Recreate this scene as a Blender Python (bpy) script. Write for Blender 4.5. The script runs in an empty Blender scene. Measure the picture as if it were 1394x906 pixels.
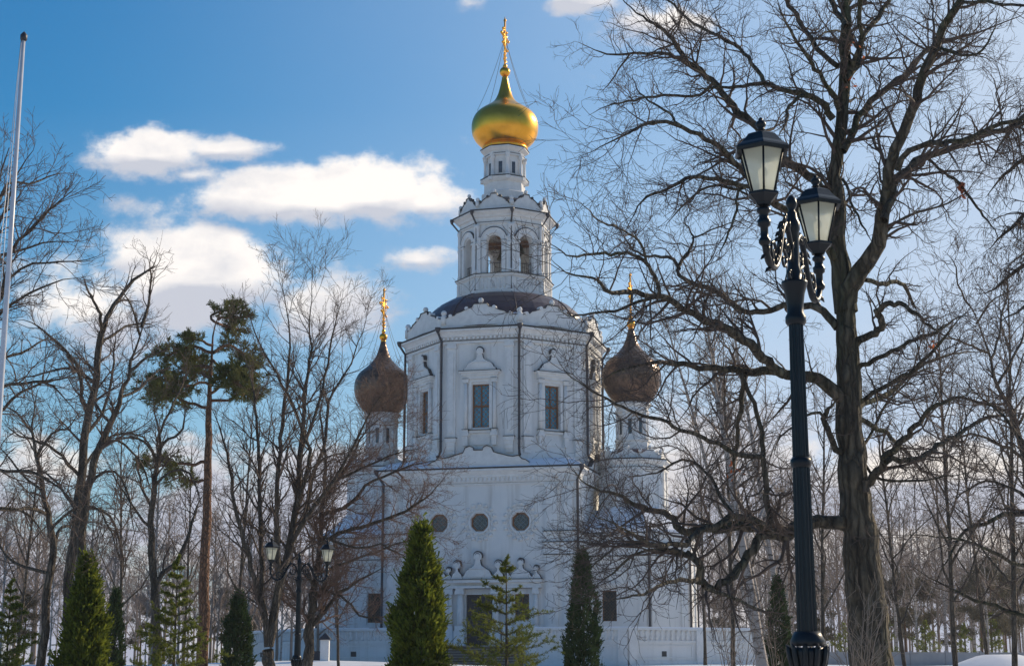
import bpy, math, random
import numpy as np
from mathutils import Vector
sin, cos, pi, rad = math.sin, math.cos, math.pi, math.radians
sc = bpy.context.scene
COL = sc.collection
random.seed(7)

# ------------------------------------------------------------------ camera
FPX, PITCH, EYE = 2170.0, rad(11.7), 1.6
cam = bpy.data.cameras.new('camera'); cam_o = bpy.data.objects.new('camera', cam); COL.objects.link(cam_o)
cam.sensor_width = 36; cam.lens = 36 * FPX / 1394; cam.clip_start = .1; cam.clip_end = 3000
cam_o.location = (0, 0, EYE); cam_o.rotation_euler = (pi / 2 + PITCH, 0, 0)
sc.camera = cam_o
CP, SP = cos(PITCH), sin(PITCH)
def at(px, py, Y):
    """survey helper: a sight line of the photograph met at ground distance Y"""
    u = (px - 697) / FPX; v = (453 - py) / FPX
    t = Y / (CP - v * SP)
    return (u * t, Y, EYE + (SP + v * CP) * t)
def zt(py, Y): return at(697, py, Y)[2]
def ppm(Y, z=6.): return FPX / (Y * CP + (z - EYE) * SP)

# ------------------------------------------------------------------ sky, sun, exposure
SUN_AZ, SUN_EL = 52, 27          # degrees right of the view direction, above the horizon
sc.view_settings.view_transform = 'Standard'; sc.view_settings.look = 'None'
sc.view_settings.exposure = 0.0; sc.view_settings.gamma = 1
w = bpy.data.worlds.new('World'); sc.world = w; w.use_nodes = True
def build_world():
    nt = w.node_tree; N = nt.nodes; L = nt.links
    N.clear()
    def n(t, **k):
        x = N.new(t)
        for a, b in k.items(): setattr(x, a, b)
        return x
    def setin(x, i, v):
        if hasattr(v, 'is_linked') or isinstance(v, bpy.types.NodeSocket): L.new(v, x.inputs[i])
        else: x.inputs[i].default_value = v
    def ma(op, a, b=0., c=None, clamp=False):
        x = n('ShaderNodeMath', operation=op); x.use_clamp = clamp
        setin(x, 0, a); setin(x, 1, b)
        if c is not None: setin(x, 2, c)
        return x.outputs[0]
    def mix(f, a, b, bt='MIX'):
        x = n('ShaderNodeMix', data_type='RGBA', blend_type=bt)
        setin(x, 0, f); setin(x, 6, a); setin(x, 7, b); return x.outputs[2]
    sky = n('ShaderNodeTexSky', sky_type='NISHITA'); sky.sun_disc = False
    sky.sun_elevation = rad(SUN_EL); sky.sun_rotation = rad(SUN_AZ)
    sky.air_density = 1.25; sky.dust_density = .6; sky.ozone_density = 3.5; sky.altitude = 200
    hs = n('ShaderNodeHueSaturation'); L.new(sky.outputs[0], hs.inputs['Color'])
    hs.inputs['Saturation'].default_value = 1.2; hs.inputs['Value'].default_value = 1.0
    tc = n('ShaderNodeTexCoord'); sx = n('ShaderNodeSeparateXYZ'); L.new(tc.outputs['Generated'], sx.inputs[0])
    fm = n('ShaderNodeMapRange', interpolation_type='SMOOTHSTEP'); L.new(sx.outputs[1], fm.inputs[0]); fm.inputs[1].default_value = -.1; fm.inputs[2].default_value = .5
    skyc = mix(1., hs.outputs[0], mix(fm.outputs[0], (.80, .96, 1.13, 1), (.36, .98, 1.18, 1)), 'MULTIPLY')
    yy = ma('MAXIMUM', sx.outputs[1], .05)
    u = ma('DIVIDE', sx.outputs[0], yy); v = ma('DIVIDE', sx.outputs[2], yy)
    cb = n('ShaderNodeCombineXYZ'); L.new(u, cb.inputs[0]); L.new(v, cb.inputs[1])
    def noise(scale, detail, rough=.55, sy=1., loc=(0, 0, 0), dist=0.):
        mp = n('ShaderNodeMapping'); L.new(cb.outputs[0], mp.inputs[0])
        mp.inputs['Scale'].default_value = (scale, scale * sy, 1); mp.inputs['Location'].default_value = loc
        x = n('ShaderNodeTexNoise', noise_dimensions='2D'); L.new(mp.outputs[0], x.inputs['Vector'])
        x.inputs['Scale'].default_value = 1.; x.inputs['Detail'].default_value = detail
        x.inputs['Roughness'].default_value = rough; x.inputs['Distortion'].default_value = dist
        return x.outputs['Fac']
    n1 = noise(11, 8, .6, 1.4); n2 = noise(45, 6, .6, 1.5, (3, 1, 0)); n3 = noise(5, 5, .55, 2.2, (7, 2, 0))
    # clouds of the photograph: centre and half axes, in pixels of the photo, turned into sky directions
    blobs = [(205, 207, 82, 34, 1.7), (300, 203, 70, 17, 1.3), (255, 238, 50, 14, .9), (420, 268, 160, 42, 1.9), (500, 262, 100, 46, 1.9), (575, 275, 56, 24, 1.2),
             (275, 372, 112, 66, 2.2), (190, 345, 60, 36, 1.2), (120, 420, 120, 62, 1.0), (235, 300, 60, 30, .5), (50, 450, 100, 40, .6), (568, 353, 50, 17, 1.0),
             (440, 425, 75, 52, 1.2), (800, 4, 60, 16, .9), (925, 28, 95, 38, 1.2), (1040, 20, 50, 18, .5),
             (930, 665, 90, 50, 1.6), (1270, 645, 150, 50, 1.4), (1330, 560, 120, 26, .5), (100, 640, 120, 40, .7), (640, 5, 30, 12, .4), (1200, 740, 200, 50, .8)]
    f = None; f2 = None
    for (px, py, rx, ry, st) in blobs:
        c = at(px, py, 1.); k = 1 / FPX
        cu, cv = c[0], c[2] - EYE
        a = ma('DIVIDE', ma('SUBTRACT', u, cu), rx * k * 1.05); b = ma('DIVIDE', ma('SUBTRACT', v, cv), ry * k * 1.1)
        d = ma('SQRT', ma('ADD', ma('MULTIPLY', a, a), ma('MULTIPLY', b, b)))
        g = ma('MULTIPLY', ma('SUBTRACT', 1.3, d), st)
        f = g if f is None else ma('SMOOTH_MAX', f, g, .25)
        b2 = ma('ADD', b, .55); g2 = ma('MULTIPLY', ma('SUBTRACT', 1.3, ma('SQRT', ma('ADD', ma('MULTIPLY', a, a), ma('MULTIPLY', b2, b2)))), st)
        f2 = g2 if f2 is None else ma('SMOOTH_MAX', f2, g2, .25)
    under = ma('MULTIPLY', ma('SUBTRACT', f2, f), .55)      # the side of each cloud turned away from the light
    low = ma('MULTIPLY', ma('SUBTRACT', .156, v), 15.)          # broken bank of cloud near the horizon
    low = ma('ADD', low, ma('MULTIPLY', ma('SUBTRACT', n3, .5), 3.2))
    f = ma('SMOOTH_MAX', f, ma('MINIMUM', low, 1.2), .2)
    f = ma('MAXIMUM', f, -.6)
    ff = ma('ADD', f, ma('ADD', ma('MULTIPLY', ma('SUBTRACT', n1, .5), 2.9), ma('MULTIPLY', ma('SUBTRACT', n2, .5), 1.3)))
    mr = n('ShaderNodeMapRange', interpolation_type='SMOOTHERSTEP'); L.new(ff, mr.inputs[0])
    mr.inputs[1].default_value = .0; mr.inputs[2].default_value = 1.15
    dens = ma('MULTIPLY', mr.outputs[0], ma('GREATER_THAN', sx.outputs[1], .06))
    # thick parts a little greyer, towards the horizon creamier
    sh = n('ShaderNodeMapRange'); L.new(ma('ADD', ma('ADD', n3, ma('MULTIPLY', n1, 1.1)), ma('MAXIMUM', ma('MINIMUM', under, .35), -.2)), sh.inputs[0])
    sh.inputs[1].default_value = .78; sh.inputs[2].default_value = 1.22
    cl = mix(sh.outputs[0], (10.8, 10.3, 9.9, 1), (6.1, 6.35, 7.2, 1))
    hz = n('ShaderNodeMapRange'); L.new(v, hz.inputs[0]); hz.inputs[1].default_value = .17; hz.inputs[2].default_value = .03
    cl = mix(hz.outputs[0], cl, mix(sh.outputs[0], (9.6, 8.3, 6.9, 1), (4.6, 4.9, 6.2, 1)))
    vu = n('ShaderNodeMapRange'); L.new(u, vu.inputs[0]); vu.inputs[1].default_value = -.33; vu.inputs[2].default_value = .34      # thin bright veil towards the sun
    veil = ma('POWER', vu.outputs[0], 1.6)
    veil = ma('ADD', veil, ma('MULTIPLY', ma('SUBTRACT', .36, v, None, True), 1.5), None, True)
    veil = ma('ADD', veil, ma('MULTIPLY', ma('SUBTRACT', n3, .5), ma('MULTIPLY', veil, .25)), None, True)
    base = mix(ma('MULTIPLY', veil, fm.outputs[0]), skyc, (5.5, 6.75, 8.6, 1))
    out = mix(dens, base, cl)
    bg = n('ShaderNodeBackground'); L.new(out, bg.inputs[0]); bg.inputs[1].default_value = .1
    wo = n('ShaderNodeOutputWorld'); L.new(bg.outputs[0], wo.inputs[0])
build_world()
sun = bpy.data.lights.new('sun', 'SUN'); sun.energy = 4.2; sun.angle = rad(.5); sun.color = (1, .82, .58)
so = bpy.data.objects.new('sun', sun); COL.objects.link(so)
sd = Vector((sin(rad(SUN_AZ)) * cos(rad(SUN_EL)), cos(rad(SUN_AZ)) * cos(rad(SUN_EL)), sin(rad(SUN_EL))))
so.rotation_euler = sd.to_track_quat('Z', 'Y').to_euler(); so.location = (60, 60, 80)

# ------------------------------------------------------------------ materials
def mat(name, c1, c2=None, scale=3., rough=.8, metal=0., bump=0., bscale=None, detail=6, c3=None, s3=.6, spec=.5, stretch=(1, 1, 1), trans=0., coat=0., lo=.35, hi=.65):
    m = bpy.data.materials.new(name); m.use_nodes = True
    nt = m.node_tree; N = nt.nodes; L = nt.links; b = N['Principled BSDF']
    b.inputs['Roughness'].default_value = rough; b.inputs['Metallic'].default_value = metal
    b.inputs['Specular IOR Level'].default_value = spec; b.inputs['Coat Weight'].default_value = coat
    tc = N.new('ShaderNodeTexCoord'); mp = N.new('ShaderNodeMapping'); L.new(tc.outputs['Object'], mp.inputs[0])
    mp.inputs['Scale'].default_value = stretch
    def nz(s, d=detail):
        x = N.new('ShaderNodeTexNoise'); L.new(mp.outputs[0], x.inputs['Vector'])
        x.inputs['Scale'].default_value = s; x.inputs['Detail'].default_value = d; x.inputs['Roughness'].default_value = .62
        return x
    if c2 is not None:
        x = nz(scale); r = N.new('ShaderNodeValToRGB'); L.new(x.outputs['Fac'], r.inputs[0])
        r.color_ramp.elements[0].position = lo; r.color_ramp.elements[1].position = hi
        r.color_ramp.elements[0].color = (*c1, 1); r.color_ramp.elements[1].color = (*c2, 1)
        o = r.outputs[0]
        if c3 is not None:
            y = nz(s3); r2 = N.new('ShaderNodeMapRange'); L.new(y.outputs['Fac'], r2.inputs[0])
            r2.inputs[1].default_value = .5; r2.inputs[2].default_value = .68
            mx = N.new('ShaderNodeMix'); mx.data_type = 'RGBA'; L.new(r2.outputs[0], mx.inputs[0]); L.new(o, mx.inputs[6]); mx.inputs[7].default_value = (*c3, 1)
            o = mx.outputs[2]
        L.new(o, b.inputs['Base Color'])
    else: b.inputs['Base Color'].default_value = (*c1, 1)
    if bump:
        x = nz(bscale or scale * 3, 4); bp = N.new('ShaderNodeBump'); bp.inputs['Strength'].default_value = bump; bp.inputs['Distance'].default_value = .03
        L.new(x.outputs['Fac'], bp.inputs['Height']); L.new(bp.outputs[0], b.inputs['Normal'])
    return m
M = {}
def plaster():
    m = mat('plaster', (.80, .79, .765), (.74, .735, .72), scale=.8, rough=.85, bump=.2, bscale=9, c3=(.70, .695, .675), s3=.3)
    nt = m.node_tree; N = nt.nodes; L = nt.links; b = N['Principled BSDF']
    # whitewashed brick courses just showing, and a few streaks of damp below the mouldings
    br = N.new('ShaderNodeTexBrick'); tc = N.new('ShaderNodeTexCoord'); mp = N.new('ShaderNodeMapping')
    mp.inputs['Rotation'].default_value = (pi / 2, 0, 0)
    L.new(tc.outputs['Object'], mp.inputs[0]); L.new(mp.outputs[0], br.inputs['Vector'])
    br.inputs['Scale'].default_value = 1.; br.inputs['Brick Width'].default_value = .30; br.inputs['Row Height'].default_value = .09
    br.inputs['Mortar Size'].default_value = .008; br.inputs['Color1'].default_value = (1, 1, 1, 1); br.inputs['Color2'].default_value = (.9, .9, .9, 1); br.inputs['Mortar'].default_value = (.6, .6, .6, 1)
    bp = N.new('ShaderNodeBump'); bp.inputs['Strength'].default_value = .35; bp.inputs['Distance'].default_value = .012
    L.new(br.outputs[0], bp.inputs['Height'])
    old = b.inputs['Normal'].links[0].from_node; L.new(bp.outputs[0], old.inputs['Normal'])
    base = b.inputs['Base Color'].links[0].from_socket
    st = N.new('ShaderNodeTexNoise'); mp2 = N.new('ShaderNodeMapping'); mp2.inputs['Scale'].default_value = (3.2, 3.2, .22)
    L.new(tc.outputs['Object'], mp2.inputs[0]); L.new(mp2.outputs[0], st.inputs['Vector']); st.inputs['Scale'].default_value = 1.; st.inputs['Detail'].default_value = 7
    r = N.new('ShaderNodeMapRange'); L.new(st.outputs['Fac'], r.inputs[0]); r.inputs[1].default_value = .53; r.inputs[2].default_value = .80; r.inputs[4].default_value = .65
    mx = N.new('ShaderNodeMix'); mx.data_type = 'RGBA'; L.new(r.outputs[0], mx.inputs[0]); L.new(base, mx.inputs[6]); mx.inputs[7].default_value = (.50, .47, .43, 1)
    L.new(mx.outputs[2], b.inputs['Base Color'])
    return m
M['plaster'] = plaster()
M['trim'] = mat('white_trim', (.81, .80, .775), (.70, .69, .67), scale=2.5, rough=.85, bump=.3, bscale=14)
M['roof'] = mat('roof_metal', (.050, .028, .038), (.080, .048, .058), scale=1.5, rough=.38, spec=.5)
M['edge'] = mat('edge_flashing', (.022, .022, .027), (.045, .043, .047), scale=4, rough=.5)
M['pipe'] = mat('pipe_metal', (.035, .035, .045), (.06, .055, .06), scale=3, rough=.5, spec=.5)
M['gold'] = mat('gilding', (.98, .48, .05), (.86, .40, .03), scale=1.3, rough=.29, metal=1., bump=.22, bscale=1.7)
M['shingle'] = mat('dome_shingle', (.20, .12, .08), (.075, .047, .036), scale=3.4, rough=.32, metal=.65)
def add_scales(m):
    nt = m.node_tree; N = nt.nodes; L = nt.links; b = N['Principled BSDF']
    v = N.new('ShaderNodeTexVoronoi'); tc = N.new('ShaderNodeTexCoord'); L.new(tc.outputs['Object'], v.inputs['Vector']); v.inputs['Scale'].default_value = 5.2
    bp = N.new('ShaderNodeBump'); bp.inputs['Strength'].default_value = .8; bp.inputs['Distance'].default_value = .04
    L.new(v.outputs['Distance'], bp.inputs['Height']); L.new(bp.outputs[0], b.inputs['Normal'])
add_scales(M['shingle'])
M['glass'] = mat('leaded_pane', (.03, .22, .38), (.08, .44, .60), scale=5, rough=.12, spec=.8)  # blue of the sky in the panes is put into their base colour
M['darkglass'] = mat('dark_pane', (.015, .02, .03), (.04, .06, .08), scale=4, rough=.12, spec=.7)
M['wood'] = mat('window_wood', (.20, .085, .035), (.30, .14, .06), scale=6, rough=.6)
M['iron'] = mat('iron_grille', (.03, .03, .035), rough=.55)
M['door'] = mat('door_paint', (.022, .023, .032), (.04, .04, .05), scale=3, rough=.6, stretch=(6, 1, .6))
M['bell'] = mat('bell_bronze', (.10, .085, .05), (.05, .06, .05), scale=6, rough=.5, metal=.7)
M['snow'] = mat('snow', (.86, .88, .92), (.78, .80, .85), scale=.6, rough=.6, bump=.4, bscale=2.)
M['stepdark'] = mat('step_stone_shaded', (.10, .085, .08), (.16, .14, .13), scale=2, rough=.9)  # darker copy of the step stone; shade of the risers put into the colour
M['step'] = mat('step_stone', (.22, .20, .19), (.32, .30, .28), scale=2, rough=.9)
M['terrain'] = mat('snow_ground', (.84, .86, .90), (.72, .74, .78), scale=.35, rough=.65, bump=.5, bscale=1.2, c3=(.42, .38, .33), s3=.09)
M['bark'] = mat('bark_dark', (.040, .032, .022), (.165, .135, .092), scale=7, rough=.95, bump=1., bscale=9, c3=(.060, .068, .028), s3=.8, stretch=(1, 1, .13))
M['bark2'] = mat('bark_grey', (.065, .050, .035), (.175, .138, .10), scale=6, rough=.95, bump=.8, bscale=9, stretch=(1, 1, .25))
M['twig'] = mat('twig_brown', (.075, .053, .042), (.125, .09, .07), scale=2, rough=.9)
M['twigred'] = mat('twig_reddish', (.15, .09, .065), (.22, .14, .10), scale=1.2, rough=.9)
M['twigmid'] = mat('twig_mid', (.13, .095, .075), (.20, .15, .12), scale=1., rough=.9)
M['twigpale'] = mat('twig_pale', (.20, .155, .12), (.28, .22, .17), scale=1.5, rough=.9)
M['twigfar'] = mat('twig_far', (.22, .165, .13), (.32, .25, .20), scale=.5, rough=.95)  # paleness of distant haze and glare is put into this twig colour
M['birch'] = mat('birch_bark', (.07, .055, .045), (.38, .33, .29), scale=3.2, rough=.85, stretch=(.7, .7, 2.6), lo=.38, hi=.47)
M['pinebark'] = mat('pine_bark', (.17, .085, .05), (.30, .155, .085), scale=6, rough=.95, bump=.8, stretch=(1, 1, .3))
def fissures(m, sc_=(9, 9, 1.3), k=.5):
    nt = m.node_tree; N = nt.nodes; L = nt.links; b = N['Principled BSDF']; tc = N.new('ShaderNodeTexCoord'); mp = N.new('ShaderNodeMapping'); mp.inputs['Scale'].default_value = sc_
    nz = N.new('ShaderNodeTexNoise'); nz.inputs['Scale'].default_value = 1.5; nz.inputs['Detail'].default_value = 4; L.new(tc.outputs['Object'], nz.inputs['Vector'])
    ad = N.new('ShaderNodeVectorMath'); ad.operation = 'MULTIPLY_ADD'; L.new(nz.outputs['Color'], ad.inputs[0]); ad.inputs[1].default_value = (.35, .35, .35); L.new(tc.outputs['Object'], ad.inputs[2]); L.new(ad.outputs[0], mp.inputs[0])
    v = N.new('ShaderNodeTexVoronoi'); v.feature = 'DISTANCE_TO_EDGE'; L.new(mp.outputs[0], v.inputs['Vector']); v.inputs['Scale'].default_value = 1.
    r = N.new('ShaderNodeMapRange'); L.new(v.outputs['Distance'], r.inputs[0]); r.inputs[2].default_value = .28
    bp = N.new('ShaderNodeBump'); bp.inputs['Strength'].default_value = 1.; bp.inputs['Distance'].default_value = .05; L.new(r.outputs[0], bp.inputs['Height'])
    old = b.inputs['Normal'].links[0].from_node; L.new(bp.outputs[0], old.inputs['Normal'])
    c = b.inputs['Base Color'].links[0].from_socket; mx = N.new('ShaderNodeMix'); mx.data_type = 'RGBA'; mx.blend_type = 'MULTIPLY'; mx.inputs[0].default_value = 1.
    r3 = N.new('ShaderNodeMapRange'); L.new(r.outputs[0], r3.inputs[0]); r3.inputs[3].default_value = 1 - k; r3.inputs[4].default_value = 1.15
    L.new(c, mx.inputs[6]); L.new(r3.outputs[0], mx.inputs[7]); L.new(mx.outputs[2], b.inputs['Base Color'])
fissures(M['bark']); fissures(M['bark2'], (14, 14, 2.2), .4); fissures(M['pinebark'], (9, 9, 3.5), .45)
M['lead'] = mat('lead_lattice', (.16, .20, .22), (.10, .13, .15), scale=5, rough=.5)
def foliage(name, c1, c2, tr=.35, scl=1.6):
    m = mat(name, c1, c2, scale=scl, rough=.75, spec=.25, detail=3)
    nt = m.node_tree; N = nt.nodes; L = nt.links; b = N['Principled BSDF']
    t = N.new('ShaderNodeBsdfTranslucent'); mx = N.new('ShaderNodeMixShader'); mx.inputs[0].default_value = tr
    L.new(b.inputs['Base Color'].links[0].from_socket, t.inputs[0])
    L.new(b.outputs[0], mx.inputs[1]); L.new(t.outputs[0], mx.inputs[2]); L.new(mx.outputs[0], N['Material Output'].inputs[0])
    return m
M['pinefar'] = foliage('far_pine_needles', (.075, .065, .045), (.13, .11, .07), .25)
M['thuja'] = foliage('thuja_foliage', (.042, .072, .012), (.21, .235, .028), .5, 6.5)  # light and dark noise tones paint lit clumps and their shaded interiors
M['thujadark'] = foliage('thuja_dark_foliage', (.028, .055, .018), (.05, .08, .026), .25)
M['spruce'] = foliage('spruce_needles', (.11, .14, .025), (.20, .215, .04), .5)
M['pine'] = foliage('pine_needles', (.08, .095, .03), (.17, .165, .05), .25)
M['leafred'] = foliage('dry_leaf', (.40, .10, .045), (.50, .17, .07), .5)
M['lamp'] = mat('lamp_paint', (.004, .007, .010), (.007, .011, .015), scale=9, rough=.33, spec=.30, bump=.06, bscale=30)
def frosted():
    m = bpy.data.materials.new('frosted_glass'); m.use_nodes = True; nt = m.node_tree; N = nt.nodes; L = nt.links; b = N['Principled BSDF']
    b.inputs['Base Color'].default_value = (.80, .82, .74, 1); b.inputs['Roughness'].default_value = .35
    tr = N.new('ShaderNodeBsdfTranslucent'); tr.inputs[0].default_value = (.86, .88, .76, 1)
    tp = N.new('ShaderNodeBsdfTransparent')
    a = N.new('ShaderNodeMixShader'); a.inputs[0].default_value = .78; c = N.new('ShaderNodeMixShader'); c.inputs[0].default_value = .25
    L.new(b.outputs[0], a.inputs[1]); L.new(tr.outputs[0], a.inputs[2]); L.new(a.outputs[0], c.inputs[1]); L.new(tp.outputs[0], c.inputs[2])
    L.new(c.outputs[0], N['Material Output'].inputs[0]); return m
M['frost'] = frosted()
M['polewhite'] = mat('pole_paint', (.62, .63, .66), (.52, .53, .57), scale=4, rough=.35, spec=.5)
M['fence'] = mat('fence_panel', (.30, .30, .31), (.38, .37, .37), scale=1, rough=.85)
M['bulb'] = mat('bulb_white', (.8, .78, .7), rough=.4)

# ------------------------------------------------------------------ mesh helpers
class MB:
    def __init__(s): s.v = []; s.f = []; s.sm = []; s.g = []
    def mark(s): s.g.append((len(s.v), len(s.f)))
    def add(s, vs, fs, smooth=False):
        b = len(s.v); s.v += [tuple(p) for p in vs]
        for f in fs: s.f.append([b + i for i in f]); s.sm.append(smooth)
    def build(s, name, m, parent=None, loc=None):
        me = bpy.data.meshes.new(name); me.from_pydata(s.v, [], s.f)
        me.polygons.foreach_set('use_smooth', s.sm); me.materials.append(M[m] if isinstance(m, str) else m); me.update()
        o = bpy.data.objects.new(name, me); COL.objects.link(o)
        if parent: o.parent = parent
        if loc: o.location = loc
        return o
class Fr:
    """frame on a wall: s along the wall, d outwards, z up"""
    def __init__(s, x=0, y=0, th=0, ap=0):
        s.N = (sin(th), -cos(th)); s.S = (cos(th), sin(th)); s.o = (x + s.N[0] * ap, y + s.N[1] * ap)
    def __call__(s, a, d, z): return (s.o[0] + s.S[0] * a + s.N[0] * d, s.o[1] + s.S[1] * a + s.N[1] * d, z)
I = Fr()
I.N = (0, 1)
def box(m, F, a0, a1, d0, d1, z0, z1):
    v = [F(a, d, z) for z in (z0, z1) for d in (d0, d1) for a in (a0, a1)]
    m.add(v, [(0, 1, 3, 2), (4, 6, 7, 5), (0, 4, 5, 1), (2, 3, 7, 6), (0, 2, 6, 4), (1, 5, 7, 3)])
def extr(m, F, poly, d0, d1):
    n = len(poly); v = [F(a, d0, z) for a, z in poly] + [F(a, d1, z) for a, z in poly]
    m.add(v, [tuple(range(n))[::-1], tuple(range(n, 2 * n))] + [(i, (i + 1) % n, n + (i + 1) % n, n + i) for i in range(n)])
def lathe(m, F, a, d, prof, n=16, smooth=True, ph=0., flute=0):
    k = len(prof); v = []
    for r, z in prof:
        for i in range(n):
            t = ph + 2 * pi * i / n; rr = r * (1 - (.10 if flute and i % 2 else 0))
            v.append(F(a + rr * cos(t), d + rr * sin(t), z))
    f = [(j * n + i, j * n + (i + 1) % n, (j + 1) * n + (i + 1) % n, (j + 1) * n + i) for j in range(k - 1) for i in range(n)]
    f += [tuple(range(n))[::-1], tuple(range((k - 1) * n, k * n))]
    m.add(v, f, smooth)
def ball(m, F, a, d, z, r, n=12):
    lathe(m, F, a, d, [(max(r * sin(pi * i / 8), .002), z - r * cos(pi * i / 8)) for i in range(9)], n)
def tube(m, pts, r, n=8):
    P = [Vector(p) for p in pts]; R = r if isinstance(r, (list, tuple)) else [r] * len(P); v = []
    up = Vector((0.13, .21, 1)).normalized()
    for i, p in enumerate(P):
        t = (P[min(i + 1, len(P) - 1)] - P[max(i - 1, 0)]).normalized()
        a = t.cross(up if abs(t.dot(up)) < .95 else Vector((1, 0, 0))).normalized(); b = t.cross(a)
        v += [p + (a * cos(2 * pi * j / n) + b * sin(2 * pi * j / n)) * R[i] for j in range(n)]
    f = [(i * n + j, i * n + (j + 1) % n, (i + 1) * n + (j + 1) % n, (i + 1) * n + j) for i in range(len(P) - 1) for j in range(n)]
    f += [tuple(range(n))[::-1], tuple(range((len(P) - 1) * n, len(P) * n))]
    m.add(v, f, True)
def octl(m, cx, cy, prof, ph=22.5, n=8):
    """octagonal (or n-sided) tier; prof = (circumradius, z)"""
    lathe(m, I, cx, cy, prof, n, False, rad(ph))
def wall(m, F, a0, a1, z0, z1, holes, rev=.35):
    A = sorted({a0, a1, *[h[0] for h in holes], *[h[1] for h in holes]}); Z = sorted({z0, z1, *[h[2] for h in holes], *[h[3] for h in holes]})
    for i in range(len(A) - 1):
        for j in range(len(Z) - 1):
            ca, cz = (A[i] + A[i + 1]) / 2, (Z[j] + Z[j + 1]) / 2
            if any(h[0] < ca < h[1] and h[2] < cz < h[3] for h in holes): continue
            m.add([F(A[i], 0, Z[j]), F(A[i + 1], 0, Z[j]), F(A[i + 1], 0, Z[j + 1]), F(A[i], 0, Z[j + 1])], [(0, 1, 2, 3)])
    for b0, b1, c0, c1 in holes:
        for p, q in (((b0, c0), (b1, c0)), ((b1, c0), (b1, c1)), ((b1, c1), (b0, c1)), ((b0, c1), (b0, c0))):
            m.add([F(p[0], 0, p[1]), F(q[0], 0, q[1]), F(q[0], -rev, q[1]), F(p[0], -rev, p[1])], [(0, 1, 2, 3)])
def grille(m, F, a0, a1, z0, z1, d, sp, t=.022):
    """diamond lattice clipped to a rectangle"""
    w_, h = a1 - a0, z1 - z0
    c = -h
    while c < w_:
        p = [(max(c, 0), max(-c, 0)), (min(c + h, w_), min(w_ - c, h))]
        for mir in (0, 1):
            q = [((w_ - a) if mir else a, z) for a, z in p]
            (x0, y0), (x1, y1) = q; l = math.hypot(x1 - x0, y1 - y0)
            if l < .05: continue
            nx, ny = -(y1 - y0) / l * t, (x1 - x0) / l * t
            extr(m, F, [(a0 + x0 - nx, z0 + y0 - ny), (a0 + x1 - nx, z0 + y1 - ny), (a0 + x1 + nx, z0 + y1 + ny), (a0 + x0 + nx, z0 + y0 + ny)], d + mir * .012, d + .02 + mir * .012)
        c += sp
def tag(o, label=None, cat=None, group=None, kind=None):
    for k, v in (('label', label), ('category', cat), ('group', group), ('kind', kind)):
        if v: o[k] = v
    return o
def empty(name, loc, rz=0.):
    o = bpy.data.objects.new(name, None); COL.objects.link(o); o.location = loc; o.rotation_euler = (0, 0, rz); o.empty_display_size = .3; return o

# ------------------------------------------------------------------ terrain
def ground_z(x, y):
    z = 1.45 / (1 + np.exp(-(y - 62) / 6.))
    z = z + .34 * np.exp(-((x + 11) / 7.) ** 2 - ((y - 84) / 3.2) ** 2) + .12 * np.exp(-((x - 8) / 9.) ** 2 - ((y - 86) / 2.) ** 2)
    z = z + 1.62 * np.exp(-((x - 16.6) / 2.9) ** 2 - ((y - 55) / 5.) ** 2)
    z = z + .05 * np.sin(x * .31 + y * .11) + .04 * np.sin(y * .43 - x * .17)
    return z
def terrain():
    xs = np.concatenate([np.linspace(-1500, -120, 12), np.linspace(-110, 110, 200), np.linspace(120, 1500, 12)])
    ys = np.concatenate([np.linspace(-400, -20, 8), np.linspace(-15, 130, 160), np.linspace(140, 2500, 20)])
    X, Y = np.meshgrid(xs, ys); Z = ground_z(X, Y) - np.where(Y > 220, .2, 0)
    v = np.stack([X, Y, Z], -1).reshape(-1, 3); nx, ny = len(xs), len(ys)
    i = np.arange((ny - 1) * (nx - 1)); r, c = i // (nx - 1), i % (nx - 1); a = r * nx + c
    return npmesh('ground', v, np.stack([a, a + 1, a + nx + 1, a + nx], 1), 'terrain')
def npmesh(name, v, q, m, parent=None, smooth=True, loc=None):
    me = bpy.data.meshes.new(name); n, k = q.shape
    me.vertices.add(len(v)); me.vertices.foreach_set('co', np.ascontiguousarray(v, np.float32).ravel())
    me.loops.add(n * k); me.loops.foreach_set('vertex_index', q.astype(np.int32).ravel())
    me.polygons.add(n); me.polygons.foreach_set('loop_start', np.arange(0, n * k, k, dtype=np.int32))
    try: me.polygons.foreach_set('loop_total', np.full(n, k, np.int32))
    except Exception: pass
    me.polygons.foreach_set('use_smooth', np.full(n, smooth)); me.update(calc_edges=True)
    me.materials.append(M[m] if isinstance(m, str) else m)
    o = bpy.data.objects.new(name, me); COL.objects.link(o)
    if parent: o.parent = parent
    if loc is not None: o.location = loc
    return o
tag(terrain(), kind='structure')

# ------------------------------------------------------------------ church
GZ = 1.4
CX, CY, CA = -.494, 105., rad(-14.4)
church = empty('orthodox_church', (CX, CY, GZ), CA)
tag(church, 'tall white church with octagonal bell tier, one gilded onion dome and two dark side domes', 'church')
LOC = (0, 0, -GZ)
def parts_of(m):
    par = list(range(len(m.v)))
    def fd(i):
        while par[i] != i: par[i] = par[par[i]]; i = par[i]
        return i
    for f in m.f:
        for i in f[1:]: par[fd(i)] = fd(f[0])
    out = {}
    for f, q in zip(m.f, m.sm): out.setdefault(fd(f[0]), []).append((f, q))
    for fs in out.values():
        k = MB(); mp = {}
        for f, q in fs:
            for i in f:
                if i not in mp: mp[i] = len(k.v); k.v.append(m.v[i])
            k.f.append([mp[i] for i in f]); k.sm.append(q)
        yield k
def cp(m, name, material, parent=None):
    if name == 'flashing' and parent is None and len(m.f) > 12:
        for k in parts_of(m): o = k.build(name, material, church, LOC)
        return o
    o = m.build(name, material, parent or church)
    if parent is None: o.location = LOC
    return o
OCT_R, H = 6.45, 6.1
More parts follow.
